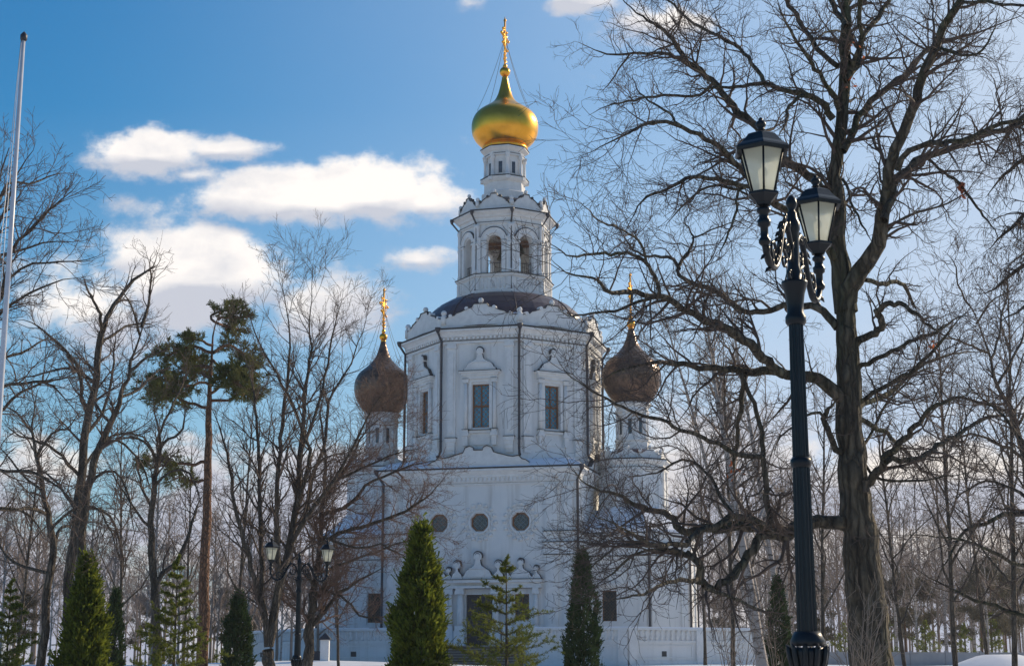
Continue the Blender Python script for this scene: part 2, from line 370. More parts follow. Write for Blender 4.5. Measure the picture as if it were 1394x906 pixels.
AP = OCT_R * cos(rad(22.5))
F8 = [Fr(0, 0, rad(45 * k), AP) for k in range(8)]
def cpg(m, name, material, parent=None):
    """one object per marked group"""
    g = m.g + [(len(m.v), len(m.f))]
    for (v0, f0), (v1, f1) in zip(g[:-1], g[1:]):
        if f1 == f0: continue
        k = MB(); k.v = m.v[v0:v1]; k.f = [[i - v0 for i in f] for f in m.f[f0:f1]]; k.sm = m.sm[f0:f1]; cp(k, name, material, parent)
# --- lower cube
mw = MB()
FQ = [Fr(0, 0, rad(90 * k), H) for k in range(4)]
front_holes = [(-.85, .85, 2.66, 5.74), (-3.15, -2.25, 4.2, 5.75), (2.25, 3.15, 4.2, 5.75)] + [(a - .55, a + .55, 9.6, 10.7) for a in (-2.62, 0, 2.62)]
wall(mw, FQ[0], -H, H, 1.2, 13.3, front_holes)
for k in (1, 2, 3): wall(mw, FQ[k], -H, H, 1.2, 13.3, [])
for a in (-2.62, 0, 2.62):
    for sa in (-1, 1):
        for sz in (-1, 1):
            x0, z0 = a + sa * .55, 10.15 + sz * .55
            extr(mw, FQ[0], [(x0, z0), (x0 - sa * .3, z0), (x0, z0 - sz * .3)], -.33, -.002)
cp(mw, 'wall', 'plaster')
# quad cornice & moulded bands
mc = MB()
def sqtier(m, prof): octl(m, 0, 0, [(r * 1.41421, z) for r, z in prof], 45, 4)
sqtier(mc, [(H - .2, 12.45), (H + .10, 12.45), (H + .10, 12.56), (H + .16, 12.60), (H + .16, 12.80), (H + .28, 12.95), (H + .28, 13.05), (H + .48, 13.28), (H + .55, 13.30), (H + .55, 13.42), (H + .2, 13.46)])
cp(mc, 'cornice', 'trim')
me_ = MB(); sqtier(me_, [(H + .1, 13.462), (H + .61, 13.462), (H + .61, 13.515), (H + .1, 13.52)]); sqtier(me_, [(H + .02, 12.565), (H + .13, 12.565), (H + .13, 12.598), (H + .02, 12.6)])
cp(me_, 'flashing', 'edge')
ms = MB(); sqtier(ms, [(H + .45, 13.523), (H + .42, 13.60), (H - .1, 13.95), (H - .6, 14.1)]); cp(ms, 'roof_snow', 'snow')
# corner pilaster bundles
mp_ = MB(); mf_ = MB()
def bands(F, a0, a1, e=.0):
    box(mp_, F, a0 - .05, a1 + .05, .0, .20 + e, 9.30, 9.50); box(mf_, F, a0 - .09, a1 + .09, .0, .27 + e, 9.503, 9.55)
    box(mp_, F, a0, a1, 0, .13 + e, 8.88, 9.298)
    box(mp_, F, a0 - .09, a1 + .09, 0, .26 + e, 8.66, 8.83); box(mf_, F, a0 - .12, a1 + .12, 0, .31 + e, 8.833, 8.878)
    box(mp_, F, a0 - .02, a1 + .02, 0, .18 + e, 8.14, 8.657); box(mf_, F, a0 - .05, a1 + .05, 0, .22 + e, 8.09, 8.137)
    box(mp_, F, a0, a1, 0, .12 + e, 7.90, 8.088)
for F in FQ:
    for sg in (-1, 1):
        p = sorted((sg * 4.15, sg * 5.05)); q = sorted((sg * 5.28, sg * 6.02))
        for a0, a1 in (p, q):
            mp_.mark(); mf_.mark()
            bands(F, a0, a1)
            box(mp_, F, a0 + .06, a1 - .06, 0, .12, 3.4, 7.898); box(mp_, F, a0 - .02, a1 + .02, 0, .22, 2.5, 3.398)
            box(mp_, F, a0 + .22, a1 - .22, 0, .17, 5.9, 7.6); box(mp_, F, a0 + .22, a1 - .22, 0, .17, 3.7, 5.6)
            box(mp_, F, a0 + .1, a1 - .1, 0, .12, 9.552, 12.2); box(mp_, F, a0 + .02, a1 - .02, 0, .18, 12.2, 12.44)
for sx_ in (-1, 1):
    for a0, a1 in ((6.15, 9.9),) if sx_ > 0 else ((-9.9, -6.15),): pass
cpg(mp_, 'pilaster', 'trim'); cpg(mf_, 'flashing', 'edge')
# --- octagonal windows
for a in (-2.62, 0, 2.62):
    F = FQ[0]; zc = 10.15
    m = MB()
    oc = [(a + .55 * cos(rad(22.5 + 45 * i)) / cos(rad(22.5)), zc + .55 * sin(rad(22.5 + 45 * i)) / cos(rad(22.5))) for i in range(8)]
    oi = [(a + (x - a) * .84, zc + (z - zc) * .84) for x, z in oc]
    for i in range(8):
        j = (i + 1) % 8; extr(m, F, [oc[i], oc[j], oi[j], oi[i]], -.24, -.15)
    fr = cp(m, 'window', 'wood'); pm = MB(); box(pm, F, a - .52, a + .52, -.24, -.22, zc - .52, zc + .52); pn = pm.build('pane', 'darkglass', fr)
    gm = MB(); grille(gm, F, a - .5, a + .5, zc - .5, zc + .5, -.19, .30, .02); gm.build('grille', 'lead', fr)
    rm = MB()     # lobed stucco surround
    for i in range(16):
        t = 2 * pi * i / 16
        for rr, br in ((1.02, .15), (.78, .08)):
            x, z = a + rr * cos(t + (0 if rr > 1 else .2)), zc + rr * 1.08 * sin(t + (0 if rr > 1 else .2))
            lathe(rm, Fr(*F(x, 0, 0)[:2], 0, 0), 0, 0, [(br, z - br * .6), (br * .9, z + br * .5), (br * .3, z + br * .8)], 6)
    for i in range(24):
        t0, t1 = 2 * pi * i / 24, 2 * pi * (i + 1) / 24
        for r0, r1, dd in ((.60, .70, .09), (.84, .90, .06)):
            extr(rm, F, [(a + r0 * cos(t0), zc + r0 * 1.06 * sin(t0)), (a + r0 * cos(t1), zc + r0 * 1.06 * sin(t1)), (a + r1 * cos(t1), zc + r1 * 1.06 * sin(t1)), (a + r1 * cos(t0), zc + r1 * 1.06 * sin(t0))], .003, dd)
    cp(rm, 'window_surround', 'trim')
# --- rectangular windows
def rect_window(F, a0, a1, z0, z1, glass='glass', sp=.26, dep=.26, mull=True):
    m = MB(); t = .07
    box(m, F, a0, a0 + t, -dep, -dep + .1, z0, z1); box(m, F, a1 - t, a1, -dep, -dep + .1, z0, z1)
    box(m, F, a0 + t, a1 - t, -dep, -dep + .1, z0, z0 + t); box(m, F, a0 + t, a1 - t, -dep, -dep + .1, z1 - t, z1)
    if mull:
        c = (a0 + a1) / 2; zc = (z0 + z1) / 2
        box(m, F, c - .03, c + .03, -dep, -dep + .06, z0 + t, z1 - t); box(m, F, a0 + t, c - .03, -dep, -dep + .065, zc - .06, zc + .06); box(m, F, c + .03, a1 - t, -dep, -dep + .065, zc - .06, zc + .06)
    fr = cp(m, 'window', 'wood')
    pm = MB(); box(pm, F, a0 + .02, a1 - .02, -dep - .04, -dep - .02, z0 + .02, z1 - .02); pm.build('pane', glass, fr)
    gm = MB(); grille(gm, F, a0 + .03, a1 - .03, z0 + .03, z1 - .03, -dep + .12, sp, .015 if glass == 'glass' else .017); gm.build('grille', 'wood' if glass == 'glass' else 'iron', fr)
    return fr
rect_window(FQ[0], 2.25, 3.15, 4.2, 5.75, 'darkglass', .3); rect_window(FQ[0], -3.15, -2.25, 4.2, 5.75, 'darkglass', .3)
# --- portal
F = FQ[0]
md = MB(); box(md, F, -.83, -.01, -.30, -.22, 2.68, 5.72); box(md, F, .01, .83, -.30, -.22, 2.68, 5.72)
for z in (3.1, 4.1, 5.1):
    for s in (-1, 1): box(md, F, *sorted((s * .12, s * .72)), -.22, -.20, z, z + .45 if z > 5 else z + .8)
door = cp(md, 'door', 'door'); dh = MB(); box(dh, F, .06, .10, -.19, -.12, 4.1, 4.4); dh.build('handle', 'iron', door)
def crest(m, F, a, z, w_, h, r, d0=.0, d1=.3):
    """curly gable with a ball on a neck"""
    P = [(1, 0), (.98, .10), (.86, .16), (.80, .26), (.70, .36), (.50, .44), (.36, .50), (.24, .56), (.18, .66), (.15, .80)]
    pl = [(a + w_ * x, z + h * y) for x, y in P]; pl = pl + [(a - (x - a), y) for x, y in pl[::-1]]
    extr(m, F, pl, d0, d1); c = z + h * .8 + r * .85
    ring = [(a + r * cos(t * pi / 8), c + r * sin(t * pi / 8)) for t in range(16)]
    extr(m, F, ring, d0 + .001, d1 + .03); extr(m, F, [(a + (x - a) * .6, c + (y - c) * .6) for x, y in ring], d1 + .03, d1 + .07)
mp_ = MB()
for s in (-1, 1):
    for c, r_ in ((1.12, .21), (1.78, .14), (3.62, .15), (2.02, .12)):
        c *= s; e = .30 if r_ > .2 else .2; mp_.mark()
        lathe(mp_, F, c, e, [(r_ * 1.0, 3.85), (r_, 4.9), (r_ * .85, 5.75)], 12)
        box(mp_, F, c - r_ * 1.35, c + r_ * 1.35, 0, e + r_ * 1.3, 5.75, 5.95); box(mp_, F, c - r_ * 1.2, c + r_ * 1.2, 0, e + r_ * 1.1, 5.952, 6.1)
        box(mp_, F, c - r_ * 1.35, c + r_ * 1.35, 0, e + r_ * 1.3, 3.55, 3.85); box(mp_, F, c - r_ * 1.6, c + r_ * 1.6, 0, e + r_ * 1.5, 2.662, 3.548)
cpg(mp_, 'portal_column', 'trim')
me_ = MB(); mf_ = MB()
box(me_, F, -3.95, 3.95, 0, .34, 6.102, 6.25); box(me_, F, -1.45, 1.45, .342, .58, 6.102, 6.25); box(me_, F, -3.9, 3.9, 0, .25, 6.252, 6.46); box(me_, F, -4.02, 4.02, 0, .44, 6.462, 6.62)
box(me_, F, -1.5, 1.5, .442, .66, 6.44, 6.62); box(mf_, F, -4.07, 4.07, 0, .50, 6.622, 6.655); box(mf_, F, -1.55, 1.55, .502, .71, 6.622, 6.655); box(mf_, F, -3.97, 3.97, .0, .36, 6.085, 6.101)
cp(me_, 'entablature', 'trim'); cp(mf_, 'flashing', 'edge')
for s, w_, h, r_, d1 in ((0, 1.0, 1.45, .26, .42), (2.7, .72, 1.05, .19, .34), (-2.7, .72, 1.05, .19, .34), (1.32, .36, .85, .23, .46), (-1.32, .36, .85, .23, .46), (1.88, .2, .55, .15, .34), (-1.88, .2, .55, .15, .34), (3.68, .28, .6, .15, .36), (-3.68, .28, .6, .15, .36)):
    m = MB(); crest(m, F, s, 6.656, w_, h, r_, .12, d1)
    if s == 0: box(m, F, -.45, .45, d1, d1 + .05, 6.75, 7.25); box(m, F, -.5, .5, d1, d1 + .1, 7.27, 7.33)
    o = cp(m, 'portal_crest', 'trim'); f_ = MB(); crest(f_, F, s, 6.656, w_ + .035, h + .045, r_ + .028, .10, d1 - .04); f_.build('flashing', 'edge', o)
# --- octagon walls, windows, surrounds, pilasters, crests
mw = MB(); S8 = OCT_R * sin(rad(22.5))
for F in F8: wall(mw, F, -S8, S8, 13.3, 21.9, [(-.55, .55, 16.1, 18.85)])
cp(mw, 'octagon_wall', 'plaster')
for k, F in enumerate(F8):
    rect_window(F, -.55, .55, 16.1, 18.85, 'glass' if k in (0, 1, 7, 2) else 'darkglass', .30)
    m = MB()
    for s in (-1, 1):
        c = s * .93; lathe(m, F, c, .12, [(.12, 15.95), (.12, 17.5), (.10, 18.95)], 10)
        box(m, F, c - .17, c + .17, 0, .27, 18.95, 19.1); box(m, F, c - .2, c + .2, 0, .30, 19.102, 19.18)
        box(m, F, c - .17, c + .17, 0, .27, 15.75, 15.95); box(m, F, c - .22, c + .22, 0, .30, 15.55, 15.748); box(m, F, c - .14, c + .14, 0, .22, 14.95, 15.548)
        box(m, F, *sorted((s * .58, s * .78)), 0, .10, 16.0, 18.98)
    box(m, F, -1.12, 1.12, 0, .22, 19.182, 19.40); box(m, F, -1.2, 1.2, 0, .30, 19.402, 19.55); box(m, F, -1.32, 1.32, 0, .40, 19.552, 19.66)
    box(m, F, -.76, .76, 0, .10, 18.982, 19.178); box(m, F, -.7, .7, 0, .18, 15.752, 15.9)
    box(m, F, -.62, .62, 0, .06, 15.0, 15.55)
    cp(m, 'window_surround', 'trim')
    m = MB(); crest(m, F, 0, 19.70, 1.05, 1.3, .22, .02, .28)
    box(m, F, -.5, .5, .28, .34, 20.2, 20.26); o = cp(m, 'window_crest', 'trim'); f_ = MB(); crest(f_, F, 0, 19.70, 1.09, 1.35, .25, .01, .23); f_.build('flashing', 'edge', o)
    m = MB(); box(m, F, -1.36, 1.36, 0, .44, 19.663, 19.695); box(m, F, -.78, .78, 0, .26, 15.903, 15.935)
    for s in (-1, 1): box(m, F, s * .93 - .22, s * .93 + .22, 0, .33, 15.952, 15.975); box(m, F, s * .93 - .21, s * .93 + .21, 0, .33, 19.1815, 19.2)
    cp(m, 'flashing', 'edge')
    m = MB(); mf_ = MB()
    for s in (-1, 1):
        e = s * (S8 - .30); i_ = s * (S8 - .85); m.mark(); mf_.mark()
        b = sorted((e, i_)); box(m, F, b[0], b[1], 0, .14, 15.5, 21.2); box(m, F, b[0] + .14, b[1] - .14, .14, .19, 15.8, 20.9)
        box(m, F, b[0] - .06, b[1] + .06, 0, .24, 21.2, 21.34); box(m, F, b[0] - .02, b[1] + .02, 0, .20, 21.342, 21.5)
        box(m, F, b[0] - .06, b[1] + .06, 0, .28, 15.2, 15.45); box(mf_, F, b[0] - .1, b[1] + .1, 0, .32, 15.452, 15.485)
        for q in range(3): box(m, F, b[0] + .02 * q, b[1] - .02 * q, 0, .24 - .05 * q, 14.95 - .25 * q, 15.198 - .25 * q)
    cpg(m, 'pilaster', 'trim'); cpg(mf_, 'flashing', 'edge')
    # wavy attic gable on the lower cornice (front face full, others alike)
    m = MB(); hw = 3.25
    P = [(1, 0), (1, .18), (.93, .30), (.86, .34), (.80, .50), (.68, .46), (.58, .50), (.48, .58), (.38, .64), (.30, .70), (.26, .92), (.17, 1.0), (.10, .92), (.09, .80)]
    pl = [(hw * x, 13.5 + 1.35 * y) for x, y in P]; pl = pl + [(-x, y) for x, y in pl[::-1]]
    dd = .32 if k % 2 == 0 else .2
    if k % 2 == 0:
        extr(m, F, pl, dd, dd + .22); cp(m, 'attic_gable', 'trim')
        mf_ = MB()
        for i in range(len(pl) - 1):
            (x0, z0), (x1, z1) = pl[i], pl[i + 1]
            if z0 < 13.6 and z1 < 13.6: continue
            l = math.hypot(x1 - x0, z1 - z0); nx, nz = -(z1 - z0) / l * .035, (x1 - x0) / l * .035
            if nz < 0 or (abs(nz) < 1e-6): nx, nz = -nx, -nz
            extr(mf_, F, [(x0, z0 + .002), (x1, z1 + .002), (x1, z1 + .06), (x0, z0 + .06)], dd - .02, dd + .28) if abs(x1 - x0) > .02 else None
        cp(mf_, 'flashing', 'edge')
# octagon cornice
m = MB(); octl(m, 0, 0, [(6.4, 21.5), (6.62, 21.5), (6.62, 21.66), (6.56, 21.70), (6.56, 21.86), (6.70, 21.94), (6.70, 22.04), (6.85, 22.2), (7.0, 22.26), (7.0, 22.38), (6.6, 22.42)]); cp(m, 'cornice', 'trim')
m = MB(); octl(m, 0, 0, [(6.5, 22.422), (7.07, 22.422), (7.07, 22.47), (6.5, 22.475)]); octl(m, 0, 0, [(6.5, 21.662), (6.67, 21.662), (6.67, 21.695), (6.5, 21.697)]); cp(m, 'flashing', 'edge')
for k, F in enumerate(F8):
    m = MB(); n_ = 18; F_ = Fr(0, 0, rad(45 * k), 6.60 * cos(rad(22.5))); w_ = 6.60 * sin(rad(22.5)) * 2
    for i in range(n_): c_ = -w_ / 2 + (i + .5) * w_ / n_; box(m, F_, c_ - .07, c_ + .07, -.02, .10, 21.74, 21.90)
    cp(m, 'dentil_course', 'trim')
for F in FQ:
    m = MB(); n_ = 44
    for i in range(n_): c_ = -H + (i + .5) * 2 * H / n_; box(m, F, c_ - .075, c_ + .075, .14, .26, 12.66, 12.90)
    cp(m, 'dentil_course', 'trim')
# parapet gables with balls
def parapet(R, z0, k, sc_, name='parapet', th=.25, parent=None):
    ap = R * cos(rad(22.5)); S = R * sin(rad(22.5))
    m = MB(); F = Fr(0, 0, rad(45 * k), ap)
    P = [(1, .62), (.92, .52), (.84, .60), (.76, .78), (.62, .98), (.46, 1.16), (.32, 1.26), (.22, 1.30), (.17, 1.55)] if R < 4 else [(1.0, .78), (.90, .72), (.80, .84), (.68, .88), (.62, 1.02), (.50, 1.10), (.40, 1.22), (.30, 1.34), (.22, 1.36), (.17, 1.58)]
    pl = [(S * x, z0 + sc_ * y) for x, y in P]; pl = [(S, z0)] + pl + [(-x, y) for x, y in pl[::-1]] + [(-S, z0)]
    extr(m, F, pl, -th, 0); box(m, F, -S * .93, S * .93, 0, .05, z0, z0 + .25 * sc_)
    o = cp(m, name, 'trim')
    mf_ = MB()
    for i in range(1, len(pl) - 2):
        (x0, a0), (x1, a1) = pl[i], pl[i + 1]
        if abs(x1 - x0) > .02: extr(mf_, F, [(x0, a0 + .002), (x1, a1 + .002), (x1, a1 + .055), (x0, a0 + .055)], -th - .04, .06)
    mf_.build('flashing', 'edge', o)
    b = MB()
    for q in (-1, 1):
        for (xx, zz) in ((.78, .86), (.36, 1.32)):
            rr_ = .13 * sc_; extr(b, F, [(q * S * xx + rr_ * cos(t * pi / 5), z0 + zz * sc_ + rr_ * sin(t * pi / 5)) for t in range(10)], -th - .03, .08)
    b.build('volute', 'trim' if R > 4 else 'edge', o)
    b = MB(); lathe(b, F, 0, -th / 2, [(.14 * sc_, z0 + 1.58 * sc_), (.09 * sc_, z0 + 1.66 * sc_), (.15 * sc_, z0 + 1.68 * sc_)], 8); ball(b, F, 0, -th / 2, z0 + 1.84 * sc_, .18 * sc_); b.build('finial_ball', 'trim', o)
    b = MB(); lathe(b, F, S, -th / 2, [(.22 * sc_, z0 + .3), (.22 * sc_, z0 + .85 * sc_), (.13 * sc_, z0 + .95 * sc_)], 8); ball(b, F, S, -th / 2, z0 + 1.10 * sc_, .19 * sc_); b.build('finial_ball', 'trim', o)
for k in range(8): parapet(6.62, 22.46, k, .98)
# corner drainpipes
def pipe(cx, cy, th, R1, R2, z1, z2, r=.085, kick=.35, px_=None):
    n_ = (sin(th), -cos(th)); q = lambda R, z: (cx + n_[0] * R, cy + n_[1] * R, z)
    m = MB(); tube(m, [q(R1, z1), q(R1, z1 - .15), q(R2, z1 - .75), q(R2, z2 + .3), q(R2 + kick * .4, z2), q(R2 + kick, z2 - .1)], r)
    lathe(m, I, *q(R1, 0)[:2], [(r * 1.1, z1 - .2), (r * 2.2, z1), (r * 2.2, z1 + .12)], 8)
    for i in range(int((z1 - z2) / 2.2)): lathe(m, I, *q(R2, 0)[:2], [(r * 1.25, z2 + .9 + i * 2.2), (r * 1.25, z2 + .96 + i * 2.2)], 8)
    return cp(m, 'drainpipe', 'pipe')
for k in range(8): pipe(0, 0, rad(22.5 + 45 * k), 7.05, 6.66, 22.4, 14.35)
for k in range(4): pipe(0, 0, rad(45 + 90 * k), 9.35, 8.85, 13.4, 2.9)
# big dark dome roof with snow ring
m = MB(); octl(m, 0, 0, [(6.3, 22.6), (5.75, 22.9), (5.62, 23.4), (5.38, 23.95), (5.0, 24.45), (4.5, 24.9), (3.9, 25.25), (3.3, 25.45), (2.8, 25.5)], 0, 40)
for k in range(8):
    t = rad(22.5 + 45 * k); tube(m, [(R * cos(t), R * sin(t), z) for R, z in ((5.63, 23.4), (5.39, 23.95), (5.01, 24.45), (4.51, 24.9), (3.91, 25.25), (3.32, 25.45))], .04, 5)
cp(m, 'roof', 'roof')
m = MB(); octl(m, 0, 0, [(6.36, 23.15), (6.1, 23.32), (5.7, 23.5), (5.3, 23.7)], 22.5, 8); cp(m, 'roof_snow', 'snow')
# --- belfry
BR = 3.02; BA = BR * cos(rad(22.5)); BS = BR * sin(rad(22.5))
m = MB(); octl(m, 0, 0, [(3.32, 25.2), (3.32, 25.65), (3.16, 25.7), (3.16, 26.5), (3.34, 26.62), (3.34, 26.74), (2.6, 26.75)])
mb = MB()
for k in range(8):
    F = Fr(0, 0, rad(45 * k), 3.16 * cos(rad(22.5)))
    mb.mark()
    for i in range(6): lathe(mb, F, -.75 + .3 * i, .0, [(.05, 25.75), (.10, 25.95), (.05, 26.15), (.10, 26.35), (.05, 26.48)], 6)
    for s in (-1, 1): box(m, F, *sorted((s * .98, s * 1.2)), 0, .1, 25.7, 26.5)
cp(m, 'belfry_base', 'trim'); cpg(mb, 'baluster_relief', 'trim')
m = MB(); octl(m, 0, 0, [(3.1, 26.745), (3.41, 26.745), (3.41, 26.78), (3.1, 26.785)]); cp(m, 'flashing', 'edge')
for k in range(8):
    F = Fr(0, 0, rad(45 * k), BA); m = MB(); hw, sp, zt_, z0 = .50, 28.95, 30.2, 26.79
    arc = [(hw * cos(pi * i / 12), sp + hw * sin(pi * i / 12)) for i in range(13)]
    pl = [(BS, z0), (BS, zt_), (-BS, zt_), (-BS, z0), (-hw, z0)] + arc[::-1] + [(hw, z0)]
    extr(m, F, pl, -.42, 0)
    cp(m, 'belfry_wall', 'plaster')
    m = MB()
    for s in (-1, 1):
        box(m, F, *sorted((s * .54, s * .80)), 0, .09, z0, 28.9); box(m, F, *sorted((s * .50, s * .86)), 0, .15, 28.9, 29.02)
        box(m, F, *sorted((s * .90, s * 1.10)), 0, .16, z0, 29.1); box(m, F, *sorted((s * .86, s * 1.14)), 0, .21, 29.102, 29.25); box(m, F, *sorted((s * .86, s * 1.14)), 0, .21, z0, z0 + .2)
    for i in range(12):
        t0, t1 = pi * i / 12, pi * (i + 1) / 12
        extr(m, F, [(.54 * cos(t0), 29.02 + .54 * sin(t0)), (.54 * cos(t1), 29.02 + .54 * sin(t1)), (.84 * cos(t1), 29.02 + .84 * sin(t1)), (.84 * cos(t0), 29.02 + .84 * sin(t0))], .003, .11)
        extr(m, F, [(.84 * cos(t0), 29.02 + .84 * sin(t0)), (.84 * cos(t1), 29.02 + .84 * sin(t1)), (.90 * cos(t1), 29.02 + .90 * sin(t1)), (.90 * cos(t0), 29.02 + .90 * sin(t0))], .003, .16)
    cp(m, 'arch_moulding', 'trim')
    m = MB()
    for s in (-1, 1): lathe(m, F, s * (BS - .06), .10, [(.13, z0), (.13, z0 + .25), (.09, z0 + .3), (.08, 28.7), (.13, 28.8), (.13, 28.95), (.09, 29.0), (.11, 29.9), (.15, 30.0), (.15, 30.18)], 8)
    cpg_ = cp(m, 'corner_column', 'trim')
    m = MB()
    for s in (-1, 1): box(m, F, *sorted((s * .48, s * .88)), 0, .17, 29.022, 29.05)
    for i in range(12):
        t0, t1 = pi * i / 12, pi * (i + 1) / 12
        extr(m, F, [(.90 * cos(t0), 29.05 + .90 * sin(t0)), (.90 * cos(t1), 29.05 + .90 * sin(t1)), (.935 * cos(t1), 29.05 + .935 * sin(t1)), (.935 * cos(t0), 29.05 + .935 * sin(t0))], .003, .15)
    m.build('flashing', 'edge', cpg_)
    m = MB()
    for i in range(7): box(m, F, -.45 + .15 * i - .01, -.45 + .15 * i + .01, -.2, -.18, z0, z0 + .75)
    box(m, F, -.5, .5, -.205, -.175, z0 + .75, z0 + .78); cp(m, 'railing', 'iron')
    pipe(0, 0, rad(22.5 + 45 * k), 3.62, 3.12, 30.95, 25.75, .065, .15)
m = MB(); octl(m, 0, 0, [(2.9, 30.2), (3.14, 30.2), (3.14, 30.3), (3.08, 30.34), (3.08, 30.62), (3.22, 30.68), (3.26, 30.78), (3.48, 30.94), (3.56, 30.96), (3.56, 31.04), (3.1, 31.06)]); cp(m, 'cornice', 'trim')
m = MB(); octl(m, 0, 0, [(3., 31.062), (3.63, 31.062), (3.63, 31.11), (3., 31.11)]); octl(m, 0, 0, [(3., 30.303), (3.18, 30.303), (3.18, 30.33), (3., 30.338)]); cp(m, 'flashing', 'edge')
for k in range(8): parapet(3.1, 31.1, k, .74, 'parapet', .16)
m = MB(); octl(m, 0, 0, [(2.96, 31.15), (2.75, 31.5), (2.4, 31.95), (1.9, 32.3), (1.3, 32.5)]); cp(m, 'roof', 'roof')
# ceiling beam of the belfry + bells (hanging: things of their own)
m = MB()
for d_ in (-.5, .5): box(m, I, -2.5, 2.5, d_ - .09, d_ + .09, 29.3, 29.5)
box(m, I, -.09, .09, -2.5, 2.5, 29.52, 29.7); cp(m, 'bell_beam', 'wood')
# --- top drum
m = MB(); octl(m, 0, 0, [(1.60, 32.2), (1.60, 32.9), (1.44, 33.0), (1.40, 33.6), (1.52, 33.68), (1.66, 33.84), (1.66, 33.93), (1.2, 33.95)]); octl(m, 0, 0, [(1.22, 33.96), (1.22, 35.5)])
octl(m, 0, 0, [(1.2, 35.5), (1.42, 35.5), (1.42, 35.6), (1.36, 35.62), (1.36, 35.78), (1.6, 35.95), (1.68, 35.97), (1.68, 36.06), (1.3, 36.08)])
for k in range(8):
    t = rad(22.5 + 45 * k)
    lathe(m, I, 1.35 * cos(t), 1.35 * sin(t), [(.16, 33.96), (.16, 34.15), (.115, 34.17), (.10, 35.2), (.16, 35.25), (.16, 35.5)], 8)
    lathe(m, I, 1.52 * cos(t), 1.52 * sin(t), [(.2, 33.70), (.22, 33.86), (.22, 33.93)], 4, False, t + pi / 4); lathe(m, I, 1.38 * cos(t), 1.38 * sin(t), [(.17, 35.42), (.21, 35.5), (.21, 35.597)], 4, False, t + pi / 4)
    F = Fr(0, 0, rad(45 * k), 1.22 * cos(rad(22.5)))
    for s in (-1, 1): box(m, F, *sorted((s * .14, s * .2)), 0, .06, 34.2, 35.1)
cp(m, 'drum', 'trim')
m = MB(); octl(m, 0, 0, [(1.3, 33.952), (1.71, 33.952), (1.71, 33.99), (1.2, 33.985)]); octl(m, 0, 0, [(1.3, 35.602), (1.46, 35.602), (1.46, 35.63), (1.3, 35.632)]); octl(m, 0, 0, [(1.3, 36.083), (1.73, 36.083), (1.73, 36.11), (1.2, 36.13)]); cp(m, 'flashing', 'edge')
for k in range(8):
    F = Fr(0, 0, rad(45 * k), 1.22 * cos(rad(22.5))); m = MB(); box(m, F, -.135, .135, .002, .02, 34.25, 35.05); cp(m, 'window', 'darkglass')
# --- domes and crosses
def cross(parent, z0, h, sc_, off=(0, 0)):
    """eight-pointed fretwork cross, its plane across the east-west axis"""
    m = MB(); Fx = Fr(off[0], off[1], rad(90), 0)
    t = .048 * sc_
    def bar(a0, a1, b0, b1, th=t): tube(m, [Fx(a0, 0, b0), Fx(a1, 0, b1)], th, 6)
    for s in (-1, 1): bar(s * .07 * sc_, s * .07 * sc_, z0, z0 + h * .97)
    bar(0, 0, z0, z0 + h, t * .8)
    zc = z0 + h * .62; aw = h * .27
    for q in (-.07, .07): bar(-aw, aw, zc + q * sc_, zc + q * sc_)
    bar(-aw * .5, aw * .5, zc + h * .14, zc + h * .14); bar(-aw * .62, aw * .62, zc - h * .17, zc - h * .24)
    bar(-aw * .62, aw * .62, zc - h * .15, zc - h * .22)
    for s in (-1, 1):
        for a, b in ((s * aw, zc), (s * aw * .5, zc + h * .14), (s * aw * .62, zc - h * (.195 + .035 * s))): ball(m, Fx, a, 0, b, .085 * sc_, 8)
        tube(m, [Fx(s * aw * .15, 0, zc + .1), Fx(s * aw * .55, 0, zc + h * .05), Fx(s * aw * .3, 0, zc + h * .12)], t * .8, 5)
        tube(m, [Fx(s * aw * .15, 0, zc - .1), Fx(s * aw * .6, 0, zc - h * .06), Fx(s * aw * .3, 0, zc - h * .14)], t * .8, 5)
        for i in range(3): tube(m, [Fx(s * aw * .1, 0, z0 + h * (.1 + .08 * i)), Fx(s * aw * (.45 - .08 * i), 0, z0 + h * (.14 + .08 * i)), Fx(s * aw * .1, 0, z0 + h * (.19 + .08 * i))], t * .7, 5)
        bar(0, s * aw * .7, zc, zc + h * .1, t * .5); bar(0, s * aw * .7, zc, zc - h * .1, t * .5)
    ball(m, Fx, 0, 0, z0 + h * .97, .1 * sc_, 8); lathe(m, Fx, 0, 0, [(.06 * sc_, z0 + h * .99), (.004, z0 + h * 1.05)], 6)
    lathe(m, Fx, 0, 0, [(.10 * sc_, z0 - .1), (.16 * sc_, z0 + .05), (.05 * sc_, z0 + .25)], 8)
    return m.build('cross', 'gold', parent)
gp = [(200.5, 28), (198, 33), (193, 38.4), (188, 41.8), (183, 43.9), (175, 44.8), (167.5, 44.2), (160, 41.4), (155, 37.6), (151, 32.6), (147, 26.4), (143, 20.2), (139, 15.4), (134, 11.9), (128, 9.2), (120, 6.9), (112, 5.0), (105, 3.6)]
def smooth_prof(P, n=3):
    P = np.array(P, float); t = np.arange(len(P)); T = np.linspace(0, len(P) - 1, (len(P) - 1) * n + 1); out = []
    for c in range(2):
        y = P[:, c]; mm = np.gradient(y); i = np.clip(T.astype(int), 0, len(P) - 2); u_ = T - i
        out.append((2 * u_**3 - 3 * u_**2 + 1) * y[i] + (u_**3 - 2 * u_**2 + u_) * mm[i] + (-2 * u_**3 + 3 * u_**2) * y[i + 1] + (u_**3 - u_**2) * mm[i + 1])
    return list(zip(out[0], out[1]))
prof = smooth_prof([(r / 19.45, zt(y, 105)) for y, r in gp])
m = MB(); lathe(m, I, 0, 0, [(1.3, 36.1)] + prof, 64)
lathe(m, I, 0, 0, [(1.50, 36.11), (1.60, 36.2), (1.56, 36.32), (1.42, 36.4)], 48)
